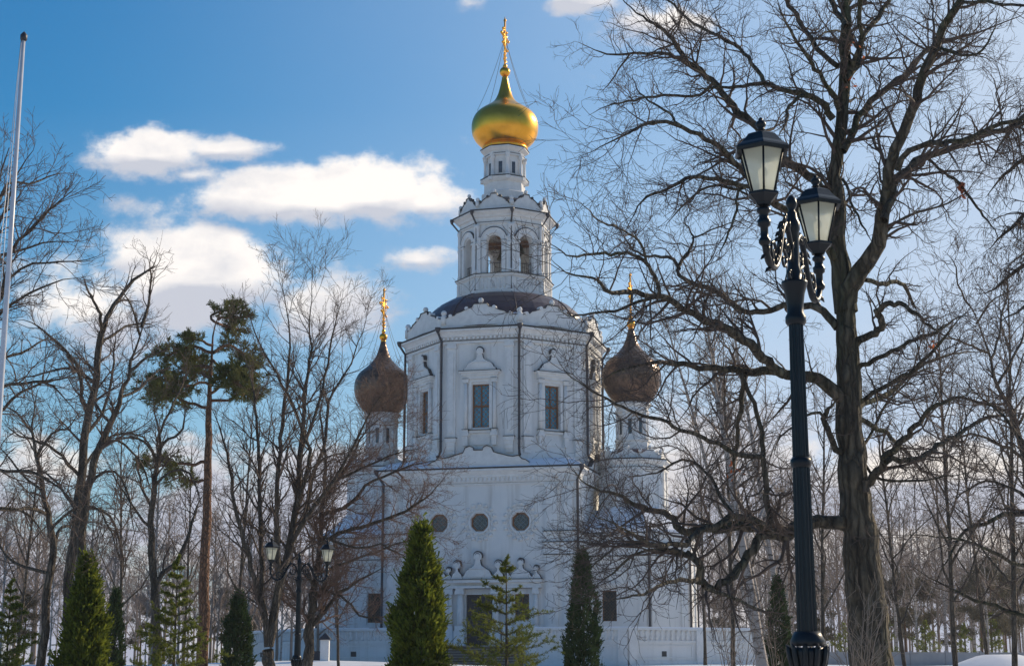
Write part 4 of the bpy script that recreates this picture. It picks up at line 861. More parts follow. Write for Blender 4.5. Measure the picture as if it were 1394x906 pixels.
# --- the big bare oak behind the near street lamp
OY = 25.
ot = limb([(1187, 930), (1187, 906), (1184, 870), (1178, 800), (1172, 746), (1167, 700), (1160, 620), (1158, 600), (1154, 530), (1154, 480), (1151, 420), (1150, 395), (1147, 372)], [29, 27, 25.5, 24, 22, 19, 17.5, 17, 15.5, 13, 6], OY)
m1 = limb([(1152, 425), (1150, 400), (1146, 370), (1142, 335), (1138, 270), (1139, 220), (1141, 185), (1147, 150), (1149, 115), (1151, 70), (1153, 23), (1154, -30), (1150, -110), (1158, -190)], [16, 14.5, 12, 10, 9, 8.6, 8.4, 8, 7.2, 6.6, 5.6, 4.6, 3.2, 2], OY, .8)
oak = [  # (pixels, radii, depth offset at the end, at the start)
 ([(1148, 420), (1156, 396), (1166, 374), (1189, 344), (1200, 311), (1205, 279), (1209, 246), (1217, 212), (1238, 162), (1251, 120), (1263, 88), (1279, 51), (1295, 23), (1308, 0), (1330, -60)], [19, 16, 13, 11, 10, 9, 8, 7, 6], -2.5, 0),
 ([(1203, 300), (1212, 276), (1222, 250), (1240, 225), (1256, 215), (1277, 208), (1307, 195), (1346, 183), (1394, 169), (1470, 150)], [8, 7.5, 7, 6, 5, 4, 3], 2.5, -1),
 ([(1222, 232), (1236, 208), (1254, 199), (1277, 193), (1312, 190), (1346, 174), (1394, 160), (1460, 130)], [6, 5, 4.5, 4, 2.5], -4, -1),
 ([(1148, 206), (1163, 171), (1187, 137), (1207, 120), (1231, 107), (1245, 86), (1268, 64), (1290, 30), (1300, -20)], [7, 6.5, 6, 5, 4, 3], 3, 0),
 ([(1300, 12), (1312, 3), (1330, 1), (1360, 4), (1394, 6), (1440, 0)], [3.5, 3, 2], -4, -2.3),
 ([(1262, 92), (1279, 68), (1300, 74), (1330, 74), (1346, 56), (1356, 28), (1362, 5)], [3.5, 3, 2, 1], -3.5, -2),
 ([(1152, 110), (1164, 92), (1169, 70), (1177, 46), (1192, 28), (1210, 0), (1225, -50)], [7, 6, 5, 4.5, 3], 1.5, 0),
 ([(1160, 95), (1172, 55), (1172, 20), (1168, -20), (1175, -80)], [5, 4.5, 4, 2], -1.5, 0),
 ([(1134, 162), (1119, 141), (1098, 130), (1080, 125), (1056, 119), (1038, 113), (1015, 117), (978, 118), (950, 121), (925, 116)], [7, 6, 5, 4, 3.2, 2.5, 1.2], -1.5, 0),
 ([(1040, 114), (1030, 98), (1022, 83), (1006, 63), (985, 53), (973, 47), (945, 32), (922, 12), (904, -4), (880, -30)], [4.2, 3.6, 3, 2.4, 1.6], 1.5, -.8),
 ([(1138, 290), (1124, 268), (1108, 246), (1090, 232), (1068, 214), (1047, 192), (1026, 171), (996, 144), (978, 120), (968, 109), (945, 88), (922, 65), (904, 42), (885, 30), (869, 18), (848, 0), (832, -20)], [9, 8.5, 8, 7.5, 7, 6, 5, 4, 2.8, 1.5], 2.5, 0),
 ([(945, 88), (922, 78), (894, 72), (876, 72), (857, 74), (839, 75), (816, 71), (788, 58)], [4, 3, 2.2, 1], 3.5, 1.8),
 ([(857, 74), (842, 95), (832, 112), (818, 126)], [2, 1], 3.8, 2.8),
 ([(970, 114), (957, 126), (936, 131), (904, 130), (876, 132), (853, 137), (818, 148), (800, 158)], [3, 2.8, 2.2, 1], 3, 1.6),
 ([(1136, 352), (1118, 318), (1094, 296), (1071, 288), (1053, 273), (1028, 250), (1003, 227), (985, 206), (964, 190), (927, 171), (905, 167), (880, 167), (860, 178), (839, 190), (815, 200), (788, 215)], [8.5, 8, 7, 6, 5, 4.2, 3.5, 2.5, 1.5], -3.5, 0),
 ([(927, 171), (912, 156), (893, 143), (876, 132), (866, 118), (860, 100)], [2.6, 2, 1], -1.5, -2.4),
 ([(1046, 266), (1030, 258), (1016, 254), (983, 246), (953, 240), (930, 246), (902, 260), (874, 272), (860, 297), (851, 316)], [4.8, 4.4, 3.6, 2.6, 1.4], -2.8, -1.3),
 ([(1016, 254), (1000, 258), (975, 252), (950, 262), (925, 285), (912, 300), (905, 312)], [3, 2.4, 1.2], -.8, -1.7),
 ([(1006, 256), (1004, 270), (1002, 283), (994, 312), (983, 339), (980, 352)], [2.8, 2.4, 1.4], -2.8, -1.7),
 ([(1148, 545), (1136, 530), (1114, 517), (1095, 511), (1071, 510), (1045, 503), (1018, 506), (978, 501), (944, 498), (899, 494), (883, 493), (860, 500), (838, 506), (815, 520)], [14, 12, 10, 8.5, 7, 6, 5, 4, 3, 1.5], -1.5, 0),
 ([(1066, 509), (1050, 500), (1039, 485), (1018, 466), (1000, 455), (984, 446), (955, 434), (931, 421), (916, 408), (904, 405), (888, 404), (861, 397), (828, 395), (812, 381), (798, 377), (786, 376), (765, 367), (749, 351)], [9.5, 9, 8.5, 7.5, 6.5, 5.5, 5, 4, 3, 1.5], -4.5, -.6),
 ([(892, 404), (872, 410), (846, 420), (814, 425), (777, 430), (758, 420)], [3.4, 2.6, 1.2], -2.5, -3.4),
 ([(898, 404), (897, 392), (895, 383), (881, 360), (868, 350), (860, 346), (837, 344), (810, 346), (779, 348), (754, 334), (740, 318)], [4, 3.4, 2.4, 1.2], -5.5, -3.5),
 ([(881, 360), (876, 338), (868, 325), (850, 314), (836, 307), (815, 300), (800, 284), (778, 270)], [2.6, 2, 1], -6, -4.2),
 ([(1140, 446), (1130, 432), (1114, 421), (1096, 416), (1068, 416), (1045, 425), (1026, 426), (1008, 422), (993, 409), (975, 398), (958, 390), (925, 376), (925, 362), (934, 347), (942, 334), (944, 320), (932, 302), (940, 285), (948, 267)], [8, 7, 6, 5.4, 5, 4.5, 3.5, 2.8, 2, 1.2], 3, 0),
 ([(925, 366), (918, 352), (907, 348), (884, 349), (862, 340), (850, 322), (840, 305)], [3.5, 2.4, 1.2], 4, 2),
 ([(942, 324), (960, 316), (985, 306), (1010, 300)], [1.8, .9], 3, 2.5),
 ([(1015, 507), (1012, 520), (1010, 532), (1005, 572), (1003, 592), (1001, 612), (999, 630), (1000, 660)], [5, 4.5, 4, 3, 2], .5, -.8),
 ([(1008, 508), (1016, 520), (1026, 548), (1034, 572), (1037, 590), (1039, 625), (1041, 660), (1045, 690), (1045, 722)], [4, 4, 4.5, 5, 5.5, 6], -1, -.8),
 ([(1040, 622), (1026, 621), (1005, 617), (980, 607), (952, 593), (925, 582), (899, 572), (870, 563), (846, 554), (822, 540), (806, 532), (775, 510), (750, 478)], [4.5, 4.2, 3.6, 2.8, 1.8, 1], -4, -1),
 ([(1160, 712), (1145, 712), (1128, 710), (1112, 708), (1095, 714), (1080, 722), (1064, 728), (1046, 726), (1029, 718), (1005, 716), (982, 718), (955, 720), (931, 724), (920, 716), (916, 702), (884, 693), (843, 674), (799, 661), (780, 640), (762, 610)], [13, 12, 10.5, 10, 8.5, 6.5, 5, 3.6, 2, 1], -2, 0),
 ([(1050, 726), (1036, 712), (1023, 706), (1001, 704), (985, 709), (969, 716), (950, 722), (935, 736), (905, 742), (875, 735), (850, 720), (820, 705), (790, 690)], [7, 6.5, 5.5, 4, 2.5, 1.2], -4.5, -1),
 ([(1042, 728), (1032, 735), (1026, 745), (1014, 765), (1005, 778), (995, 787), (982, 796), (969, 800), (957, 795), (950, 781), (951, 767), (940, 758), (926, 753), (913, 749), (890, 742), (865, 737), (850, 741), (837, 746), (802, 775), (785, 792)], [8, 8, 7.5, 7, 6, 4.5, 3.4, 2.4, 1.2], -3.5, -1),
 ([(952, 787), (935, 788), (906, 794), (890, 801), (875, 809), (855, 813), (837, 816), (815, 820)], [4.5, 3.5, 2, 1], -5, -2.6),
 ([(957, 797), (975, 806), (1001, 816), (1020, 824), (1039, 831), (1065, 850)], [3.6, 3, 1.4], -.5, -2.4),
 ([(951, 770), (935, 752), (905, 748), (870, 752), (845, 768), (820, 790), (800, 810)], [3.5, 2.6, 1.2], -1, -2.4),
 ([(1010, 716), (990, 690), (975, 664), (960, 640), (930, 625), (900, 640), (870, 648), (835, 640)], [3.6, 3, 2, 1], .5, -1.6),
 ([(1166, 668), (1174, 664), (1184, 655), (1196, 641), (1206, 629), (1212, 616), (1220, 607), (1236, 590), (1250, 575), (1264, 558), (1279, 548), (1300, 543), (1330, 528)], [9, 8, 7, 5.5, 4, 3, 1.4], -3, 0),
 ([(1206, 629), (1216, 624), (1230, 627), (1244, 625), (1262, 617), (1279, 607), (1310, 588), (1337, 570), (1355, 567), (1377, 566), (1410, 560)], [5.5, 5, 4, 3, 1.8], 1.5, -.9),
 ([(1168, 555), (1178, 549), (1196, 541), (1212, 533), (1232, 516), (1250, 500), (1270, 490), (1292, 482), (1318, 479), (1345, 479)], [5.5, 4.6, 3.5, 2.2, 1.2], 3.5, 0),
 ([(1168, 549), (1178, 544), (1207, 525), (1226, 512), (1244, 503), (1275, 470), (1300, 440), (1322, 420)], [4.5, 4, 3, 1.2], -3, 0),
 ([(1166, 503), (1177, 497), (1197, 487), (1218, 476), (1240, 466), (1265, 457), (1283, 447), (1300, 434), (1330, 426)], [5, 4, 3, 1.2], -1.5, 0),
 ([(1160, 470), (1170, 463), (1182, 458), (1194, 452), (1201, 441), (1199, 432), (1192, 427), (1198, 420), (1207, 416), (1218, 413), (1228, 413), (1238, 420), (1250, 429), (1264, 440), (1279, 453), (1300, 460)], [8, 7, 6.5, 5, 3.6, 2.6, 1.2], -2, 0),
 ([(1166, 566), (1181, 575), (1192, 583), (1204, 588), (1213, 595), (1223, 604), (1238, 618), (1250, 633), (1262, 655)], [5, 4, 3, 1.5], 2, 0),
 ([(1150, 620), (1136, 606), (1130, 596), (1126, 584), (1121, 570), (1126, 560), (1133, 553), (1140, 545)], [7, 6, 5.5, 5, 4], -.7, 0),
 ([(1122, 568), (1108, 562), (1095, 566), (1078, 580), (1060, 600), (1052, 625)], [3, 2, 1], -1.5, -.6),
 ([(1178, 381), (1190, 385), (1200, 386), (1212, 385), (1224, 383), (1233, 395), (1242, 408), (1250, 430)], [4.5, 4.5, 4, 3, 2], 2, 0),
 ([(1258, 213), (1272, 222), (1285, 234), (1302, 246), (1313, 258), (1323, 272), (1340, 295), (1356, 320), (1358, 335)], [3, 2.8, 2.4, 1.4], -.5, .6),
 ([(1140, 90), (1130, 80), (1119, 72), (1107, 58), (1098, 46), (1088, 30), (1080, 18), (1068, -6), (1055, -40)], [5.5, 5, 4.5, 4, 3], 1, 0),
 ([(1142, 150), (1136, 134), (1122, 112), (1112, 98), (1103, 83), (1090, 64), (1080, 49), (1065, 22), (1056, -8)], [5, 4.4, 3.6, 2.8, 2], -2.5, 0),
 ([(1152, 36), (1140, 20), (1131, 0), (1120, -40)], [6, 5, 3.5], 1.5, 0),
 ([(1094, 130), (1082, 136), (1074, 146), (1070, 164), (1062, 184)], [3.4, 3, 2.4], -2, -.6),
 ([(1150, 45), (1128, 42), (1105, 60), (1092, 80)], [2.2, 1], -2, 0),
 ([(1147, 244), (1156, 262), (1163, 285), (1170, 300), (1180, 318), (1188, 332)], [3, 2.6, 2, 1.4], -1.5, 0),
 ([(1178, 632), (1195, 650), (1240, 655), (1290, 648), (1330, 642)], [3, 2, 1], -1.5, 0),
 ([(1173, 610), (1200, 560), (1235, 520), (1262, 500), (1300, 512)], [3, 2, 1], 3.2, 0),
 ([(1196, 330), (1225, 300), (1262, 285), (1305, 270), (1335, 240)], [3, 2, 1], 2.4, 0),
]
LB = [m1] + [limb(p, [q * .74 for q in r], OY, d, d0) for p, r, d, d0 in oak]
make_tree('oak_tree', 'huge bare spreading oak with thick mossy trunk close behind the near street lamp', 'tree', at(1187, 930, OY)[:2] + (.1,), ot, LB,
          [dict(dens=4.8, Lf=.34, K=8, ang=52, wig=.24, grav=.03, rf=.5, rtip=.0036, t0=.10, Lmin=.35, Lmax=1.5, sides=4, taper=.3),
           dict(dens=6.6, Lf=.54, K=6, ang=50, wig=.24, grav=.04, rf=.6, rtip=.0028, t0=.1, Lmin=.16, Lmax=.75),
           dict(dens=9.5, Lf=.66, K=4, ang=46, wig=.2, grav=.05, rf=.7, rtip=.0023, t0=.15, Lmin=.12, Lmax=.40)],
          ('bark', 'twig'), 11, tsides=36, rough=.022)
nbx = at(1179, 662, OY - .42); e_ = empty('nesting_box', nbx); tag(e_, 'small weathered nesting box fixed to the oak trunk below its right hand bough', 'nesting box')
m_ = MB(); box(m_, Fr(), -.04, .04, -.05, .05, -.08, .08); m_.build('box', 'bark2', e_); m_ = MB(); box(m_, Fr(), -.05, .05, -.05, .07, .081, .095); m_.build('roof', 'bark2', e_)
def leaf_cluster(px, py, Y, n, size, spread, label, seed):
    rng = np.random.default_rng(seed); c = np.array(at(px, py, Y)); v = []; q = []
    for i in range(n):
        o = c + rng.normal(size=3) * spread; a = nrm(rng.normal(size=3)); b = nrm(np.cross(a, rng.normal(size=3))); s = size * (.6 + .7 * rng.random())
        k = len(v); v += [o - a * s, o + b * s * .45 + np.cross(a, b) * s * .2, o + a * s, o - b * s * .45 + np.cross(a, b) * s * .2]; q.append([k, k + 1, k + 2, k + 3])
    o = npmesh('dry_leaf_cluster', np.array(v) - c, np.array(q), 'leafred', None, False); o.location = tuple(c); tag(o, label, 'leaves', 'dry leaves left on the oak')
leaf_cluster(1310, 257, OY + .2, 14, .075, .07, 'largest cluster of dry red leaves, on a drooping oak twig at upper right', 1)
leaf_cluster(1266, 471, OY + .5, 10, .06, .07, 'dry russet leaves on the oak just right of its trunk at mid height', 2)
leaf_cluster(1163, 113, OY - .8, 8, .05, .08, 'few orange leaves clinging to the upper oak trunk', 3)
leaf_cluster(999, 644, OY - .5, 9, .06, .07, 'dry russet leaves on the oak left of the lamp post', 4)
leaf_cluster(1166, 60, OY - .8, 5, .045, .10, 'scattered orange leaves near the top of the oak trunk', 5)

# --- generic bare tree grown from its own trunk
def grow(name, label, x, y, z0, h, r, seed, mats, lean=(0, 0), fork=.35, nl=9, spread=.42, up=.35, group=None, dens=(1.6, 3.0, 4.5), Lf=(.42, .5, .55), rt=.006, droop=0., wig=.14, lv=3, sides=8, ang=42, curve=.05, Lm=(2.6, 1.1, .5)):
    rng = np.random.default_rng(seed); K = 12; t = np.linspace(0, 1, K)
    P = np.stack([lean[0] * t + np.cumsum(rng.normal(size=K)) * curve * .12 * h / 4, lean[1] * t + np.cumsum(rng.normal(size=K)) * curve * .1 * h / 4, h * t], 1); P[0] = 0
    R = r * (1 - t) ** .8 + rt * 2; R[0] *= 1.25
    limbs = []
    for i in range(nl):
        f = fork + (1 - fork) * .9 * (i + rng.random() * .6) / nl; a = i * 2.4 + rng.random() * .8; k = f * (K - 1); j = int(k); p0 = P[j] + (P[min(j + 1, K - 1)] - P[j]) * (k - j)
        L = h * spread * (1.05 - .62 * (f - fork) / (1 - fork)) * (.8 + .4 * rng.random()); D = np.array([cos(a), sin(a), up + .55 * f]); D = D / np.linalg.norm(D)
        q = [p0]
        for s in range(7):
            D = D + rng.normal(size=3) * wig + np.array([0, 0, .10 - droop]); D = D / np.linalg.norm(D); q.append(q[-1] + D * L / 7)
        r0 = R[j] * .55; limbs.append((np.array(q), np.linspace(r0, rt * 1.5, 8)))
    off = np.array([x, y, z0]); limbs = [(q + off, r_) for q, r_ in limbs]
    lvls = [dict(dens=dens[i], Lf=Lf[i], K=(7, 5, 4)[i], ang=ang, wig=wig * 1.1, grav=.05 - droop * (1 + i), rf=.6, rtip=rt * (1.1, .9, .75)[i], t0=.12, Lmin=Lm[2] * .4, Lmax=Lm[i]) for i in range(lv)]
    return make_tree(name, label, 'tree', (x, y, z0), (P + off, R), limbs, lvls, mats, seed, group, sides, extra=.45)
def traced(name, label, Y, trunk, tr, limbs, lvls, mats, seed, group=None, **k):
    tr = [q * .72 for q in tr]; limbs = [(p, [q * .72 for q in r], d) for p, r, d in limbs]
    T = limb(trunk, tr, Y); L = [limb(p, r, Y, d) for p, r, d in limbs]; b = at(*trunk[0], Y)
    return make_tree(name, label, 'tree', (b[0], Y, float(ground_z(b[0], Y)) - .05), T, L, lvls, mats, seed, group, **k)
def LV(s, droop=0., rt=.0058, d=(3.3, 5.4, 6.6), Lf=(.36, .55, .6), Lm=(2.4, 1.1, .5), ang=44, wig=.17):
    return [dict(dens=d[i] * s, Lf=Lf[i], K=(7, 5, 4)[i], ang=ang, wig=wig, grav=.05 - droop, rf=.58, rtip=rt * (1, .8, .66)[i], t0=.1, Lmin=Lm[2] * .4, Lmax=Lm[i]) for i in range(len(Lf))]
# left: twin-stemmed linden and its neighbours
traced('linden_tree', 'bare linden whose main stem forks high up behind the left broad thuja', 45, [(92, 925), (94, 850), (94, 790), (103, 720), (111, 636), (116, 590), (122, 558), (130, 516), (134, 480), (138, 453)], [10, 9.5, 9, 8, 7, 6], [
    ([(138, 453), (150, 425), (168, 398), (188, 378), (206, 365), (214, 345)], [5, 3.5, 1.5], 1.5), ([(138, 455), (136, 440), (130, 415), (122, 398), (117, 386), (112, 372)], [4, 2.5, 1.2], -1.5),
    ([(122, 558), (112, 545), (109, 507), (98, 485), (76, 465), (46, 440), (20, 436)], [4, 3, 1.4], -2), ([(118, 590), (140, 560), (150, 520), (156, 480), (158, 440)], [3.5, 2.5, 1.2], 3), ([(110, 650), (80, 615), (50, 600), (20, 590), (0, 570)], [3.5, 2.5, 1.2], -2.5),
    ([(105, 700), (80, 660), (55, 640), (25, 640)], [3, 1.2], 2), ([(112, 640), (140, 600), (175, 590), (200, 600), (215, 625)], [3, 2, 1.2], 3), ([(128, 520), (100, 500), (70, 505), (30, 515), (0, 525)], [3.5, 2, 1], 2), ([(136, 470), (160, 450), (190, 440), (215, 445)], [3, 1.2], 3)],
    LV(1.0), ('bark2', 'twig'), 21, 'linden trees of the park', extra=.5)
traced('linden_tree', 'bare leaning linden whose stem rises right of the broad thuja towards the pine', 43, [(105, 925), (108, 840), (110, 743), (116, 700), (122, 655), (134, 610), (153, 571), (159, 558), (168, 530), (176, 503), (185, 470), (193, 444)], [9, 8.5, 8, 7, 5.5, 4], [
    ([(193, 444), (201, 415), (206, 381), (204, 355), (210, 342)], [3.6, 2, 1], 1), ([(190, 455), (184, 430), (172, 405), (160, 388)], [2.6, 1], -1.5), ([(176, 505), (195, 490), (212, 482), (240, 465)], [3.4, 2, 1], -2), ([(165, 540), (190, 530), (215, 505), (235, 500)], [3, 1.4], 2),
    ([(150, 575), (130, 550), (120, 520), (100, 500)], [3, 1.4], 2), ([(122, 660), (145, 640), (165, 650), (178, 690), (185, 740)], [3.2, 2, 1], -2), ([(118, 690), (150, 700), (165, 750), (170, 790)], [3, 1.2], 2), ([(135, 605), (160, 600), (185, 620), (200, 650), (215, 690)], [3, 1.8, 1], 1)],
    LV(1.0), ('bark2', 'twig'), 22, 'linden trees of the park', extra=.5)
traced('linden_tree', 'bare crooked linden at far left with a low fork beside the broad thuja', 40, [(54, 930), (57, 904), (63, 830), (71, 751), (66, 700), (57, 655), (52, 630), (46, 610), (44, 570), (52, 530)], [8, 7.5, 7, 5, 4, 2.5], [
    ([(70, 755), (80, 720), (95, 715), (104, 690), (112, 660)], [4, 2.5, 1.2], 2), ([(64, 700), (40, 690), (18, 695), (-10, 690)], [4, 3, 2], -2), ([(60, 670), (35, 650), (10, 620), (-10, 600)], [3, 2, 1], 1), ([(68, 780), (30, 770), (5, 750), (-20, 700)], [3.5, 2.5, 1.2], 2),
    ([(50, 620), (70, 590), (95, 580), (110, 560)], [3, 1.2], -2), ([(66, 730), (90, 700), (130, 690), (150, 720), (165, 770)], [3, 2, 1], -2), ([(45, 590), (20, 560), (0, 550)], [2.6, 1.2], 2)],
    LV(1.05), ('bark2', 'twig'), 23, 'linden trees of the park', extra=.45)
traced('linden_tree', 'bare linden with forked greenish trunk between the left young spruce and the pine', 50, [(215, 930), (214, 896), (211, 830), (208, 774), (206, 713), (209, 675), (212, 636), (219, 598), (215, 575), (210, 555), (206, 530)], [8.5, 8, 7.5, 6, 5, 3.5, 2], [
    ([(210, 800), (222, 780), (240, 765), (254, 735), (265, 700), (275, 672)], [5, 3.5, 2], 1.5), ([(214, 630), (225, 600), (243, 590), (252, 570), (250, 545)], [3.5, 2.4, 1], -1.5), ([(206, 700), (196, 670), (188, 640), (190, 600)], [3, 1.4], 2),
    ([(213, 632), (205, 610), (190, 598), (165, 596), (140, 610)], [3.4, 2, 1], -2), ([(207, 720), (180, 690), (160, 655), (140, 620)], [3, 1.6, 1], 2), ([(212, 660), (240, 640), (262, 650), (275, 690)], [2.8, 1.2], -2), ([(213, 600), (230, 560), (250, 520), (262, 500)], [2.6, 1.2], 2)],
    LV(1.0), ('bark2', 'twig'), 24, 'linden trees of the park', extra=.5)
traced('linden_tree', 'bare tree at the left edge of the photo reaching high behind the flagpole', 31, [(-48, 940), (-46, 800), (-44, 650), (-40, 520), (-30, 430), (-22, 360), (-10, 290), (0, 240), (10, 200)], [14, 12, 10, 8, 5, 3], [
    ([(-38, 500), (-20, 450), (8, 373), (17, 339), (46, 306), (84, 272), (113, 243)], [5, 4, 3, 1.4], -1.5), ([(-30, 480), (0, 400), (12, 377), (42, 360), (84, 356), (126, 352), (147, 340)], [4.5, 3, 2, 1], 2), ([(-38, 480), (0, 425), (40, 400), (70, 385), (120, 375)], [4, 2.5, 1.2], -2),
    ([(-30, 430), (0, 348), (26, 342), (62, 330), (118, 328)], [4, 2.5, 1], 1), ([(-20, 340), (10, 280), (22, 240), (45, 205), (50, 190)], [3.5, 2, 1], -1), ([(-12, 300), (10, 250), (40, 250), (80, 235), (110, 240)], [3, 2, 1], 2), ([(-42, 560), (0, 527), (45, 520), (90, 514), (125, 510)], [4.5, 3, 1.2], -3),
    ([(-44, 600), (0, 560), (20, 540), (60, 520), (88, 540), (110, 570)], [4, 2.6, 1.2], -1), ([(-40, 520), (-5, 490), (30, 480), (62, 462), (84, 450)], [4, 2.6, 1.2], 1.5), ([(-42, 640), (10, 640), (50, 645), (90, 670), (110, 700)], [4, 2.6, 1.2], -2), ([(-44, 700), (0, 690), (40, 700), (70, 740)], [4, 2.6, 1.2], 1)],
    LV(1.15, rt=.005), ('bark2', 'twig'), 25, 'linden trees of the park', extra=.5)
# many-stemmed ash left of the church
ash = [([(366, 879), (372, 845), (379, 809), (391, 756), (398, 720), (404, 683), (407, 631), (412, 585), (416, 539), (420, 500), (422, 472), (424, 400), (426, 358)], [9, 8, 6.5, 5, 3.5, 2, 1], 1.5),
 ([(364, 880), (360, 841), (348, 795), (335, 746), (326, 712), (319, 683), (309, 620), (296, 575), (280, 530)], [6.5, 5, 4, 2.5, 1.2], -1.5),
 ([(362, 850), (357, 815), (356, 765), (355, 715), (353, 650), (351, 600), (350, 572), (343, 522), (330, 480), (310, 440)], [5.5, 4.5, 3.6, 2.2, 1], 2.5),
 ([(372, 845), (379, 797), (377, 755), (376, 715), (378, 660), (382, 600), (389, 539), (393, 500), (396, 466), (390, 420), (384, 395), (378, 368)], [6, 5, 4, 2.6, 1.2], -2),
 ([(385, 780), (400, 735), (418, 690), (428, 640), (442, 605), (446, 555), (458, 525), (472, 505), (486, 470), (498, 440), (502, 410)], [5, 4, 3, 2, 1], 2),
 ([(405, 690), (422, 621), (412, 585), (399, 552), (380, 515), (360, 479), (345, 445), (333, 413), (330, 385)], [4, 3, 2, 1], -3),
 ([(408, 620), (430, 560), (446, 500), (452, 460), (462, 420), (468, 395)], [3.4, 2.4, 1], 3), ([(396, 740), (420, 700), (450, 660), (480, 610), (505, 560), (530, 520)], [4, 3, 1.2], -2)]
ash2 = [([(420, 905), (426, 816), (436, 746), (439, 683), (452, 655), (470, 639), (490, 600), (510, 575), (530, 560)], [8, 6, 4.5, 3, 1.4], 1),
 ([(437, 740), (455, 730), (477, 721), (500, 716), (521, 708), (542, 700), (560, 690), (590, 668), (604, 650)], [4, 3.4, 2.6, 1.4], -2), ([(426, 850), (436, 838), (448, 822), (462, 806), (477, 797), (500, 784), (521, 771), (530, 765)], [4, 3.4, 2, 1.2], 1.5),
 ([(438, 800), (465, 812), (490, 835), (510, 840), (527, 838), (545, 835)], [2.8, 2, 1], -1.5), ([(439, 683), (444, 640), (440, 600), (436, 560), (446, 520)], [3.4, 2.4, 1.2], -2), ([(440, 700), (470, 690), (500, 660), (530, 645), (570, 630), (600, 625)], [3.4, 2.4, 1.2], 2),
 ([(430, 780), (460, 770), (500, 755), (540, 740), (580, 728), (600, 740)], [3, 2, 1], 2.4), ([(460, 650), (490, 640), (530, 620), (570, 610)], [2.6, 1.2], -1), ([(430, 800), (410, 770), (400, 740), (392, 700)], [3.4, 2.4], -1), ([(440, 730), (480, 745), (520, 742), (560, 760)], [2.6, 1.2], -3)]
traced('ash_tree', 'tall bare tree of many fanning stems just left of the church', 50, [(368, 935), (366, 915), (365, 900), (364, 885)], [12, 11, 10.5], ash, LV(1.0, Lf=(.22, .5, .55), ang=36, d=(3.6, 5., 6.)), ('bark2', 'twig'), 26)
traced('ash_tree', 'bare tree with rust tinted twigs whose low branches reach across the church corner', 54, [(410, 935), (414, 915), (418, 900), (422, 850), (428, 805)], [9, 8.5, 7.5, 6], ash2, LV(1.8, Lf=(.3, .55, .6), ang=46, wig=.2, d=(3., 4.5, 6.)), ('bark2', 'twigred'), 27)
# a leaning stem and dense arcs at the right edge
traced('alder_tree', 'bare tree with leaning stem and fine dark twigs at the right edge', 34, [(1412, 935), (1408, 840), (1400, 700), (1393, 607), (1379, 559), (1356, 527), (1345, 477), (1332, 440), (1318, 413)], [9, 8, 7, 6, 4, 2.5], [
    ([(1395, 625), (1380, 610), (1360, 605), (1330, 590), (1300, 600), (1285, 640)], [3.6, 2.4, 1.2], -2), ([(1379, 560), (1340, 548), (1300, 540), (1270, 560), (1250, 590)], [3.6, 2.6, 1.2], 2), ([(1345, 480), (1320, 470), (1290, 460), (1270, 470)], [2.6, 1.2], -2), ([(1356, 527), (1372, 500), (1388, 470), (1400, 430)], [3, 1.8], 1.5),
    ([(1348, 490), (1360, 460), (1364, 430), (1372, 400), (1370, 370)], [2.6, 1.2], 2), ([(1320, 416), (1305, 390), (1300, 360), (1285, 340)], [2, 1], -2), ([(1400, 680), (1370, 660), (1340, 655), (1310, 670), (1290, 700)], [3.6, 2.4, 1.2], 2), ([(1385, 580), (1400, 550), (1420, 520)], [3, 1.8], -1), ([(1330, 440), (1350, 410), (1380, 395)], [2.2, 1], -2)],
    LV(1.5, rt=.005, d=(2.6, 4., 5.5)), ('bark2', 'twig'), 28, extra=.5)
traced('maple_tree', 'bare tree rooted beyond the right edge, its long arching boughs hanging into the photo', 23, [(1490, 960), (1488, 900), (1485, 800), (1480, 700), (1478, 600), (1480, 450)], [20, 18, 16, 13, 10], [
    ([(1482, 740), (1440, 705), (1394, 698), (1368, 700), (1344, 709), (1322, 718), (1306, 732), (1283, 774), (1268, 812)], [8, 6, 4, 2.4, 1.2], -1), ([(1484, 840), (1440, 850), (1394, 839), (1368, 828), (1344, 820), (1302, 804), (1272, 789), (1240, 770)], [6, 5, 3.6, 2.4, 1.2], 1.5),
    ([(1480, 680), (1440, 640), (1394, 600), (1360, 560), (1335, 540), (1310, 545)], [6, 4.5, 3, 1.4], 2), ([(1482, 760), (1430, 760), (1390, 770), (1350, 750), (1315, 735), (1270, 730), (1220, 728)], [5, 3.6, 2.4, 1.2], -2), ([(1480, 700), (1430, 720), (1380, 640), (1350, 610)], [4, 2.6, 1.2], -2.5),
    ([(1480, 650), (1440, 560), (1400, 500), (1370, 470)], [5, 3, 1.2], 1)],
    LV(1.25, rt=.0042, d=(3.4, 5., 7.), Lf=(.3, .5, .55), Lm=(1.5, .8, .4)), ('bark', 'twig'), 29, extra=.4)
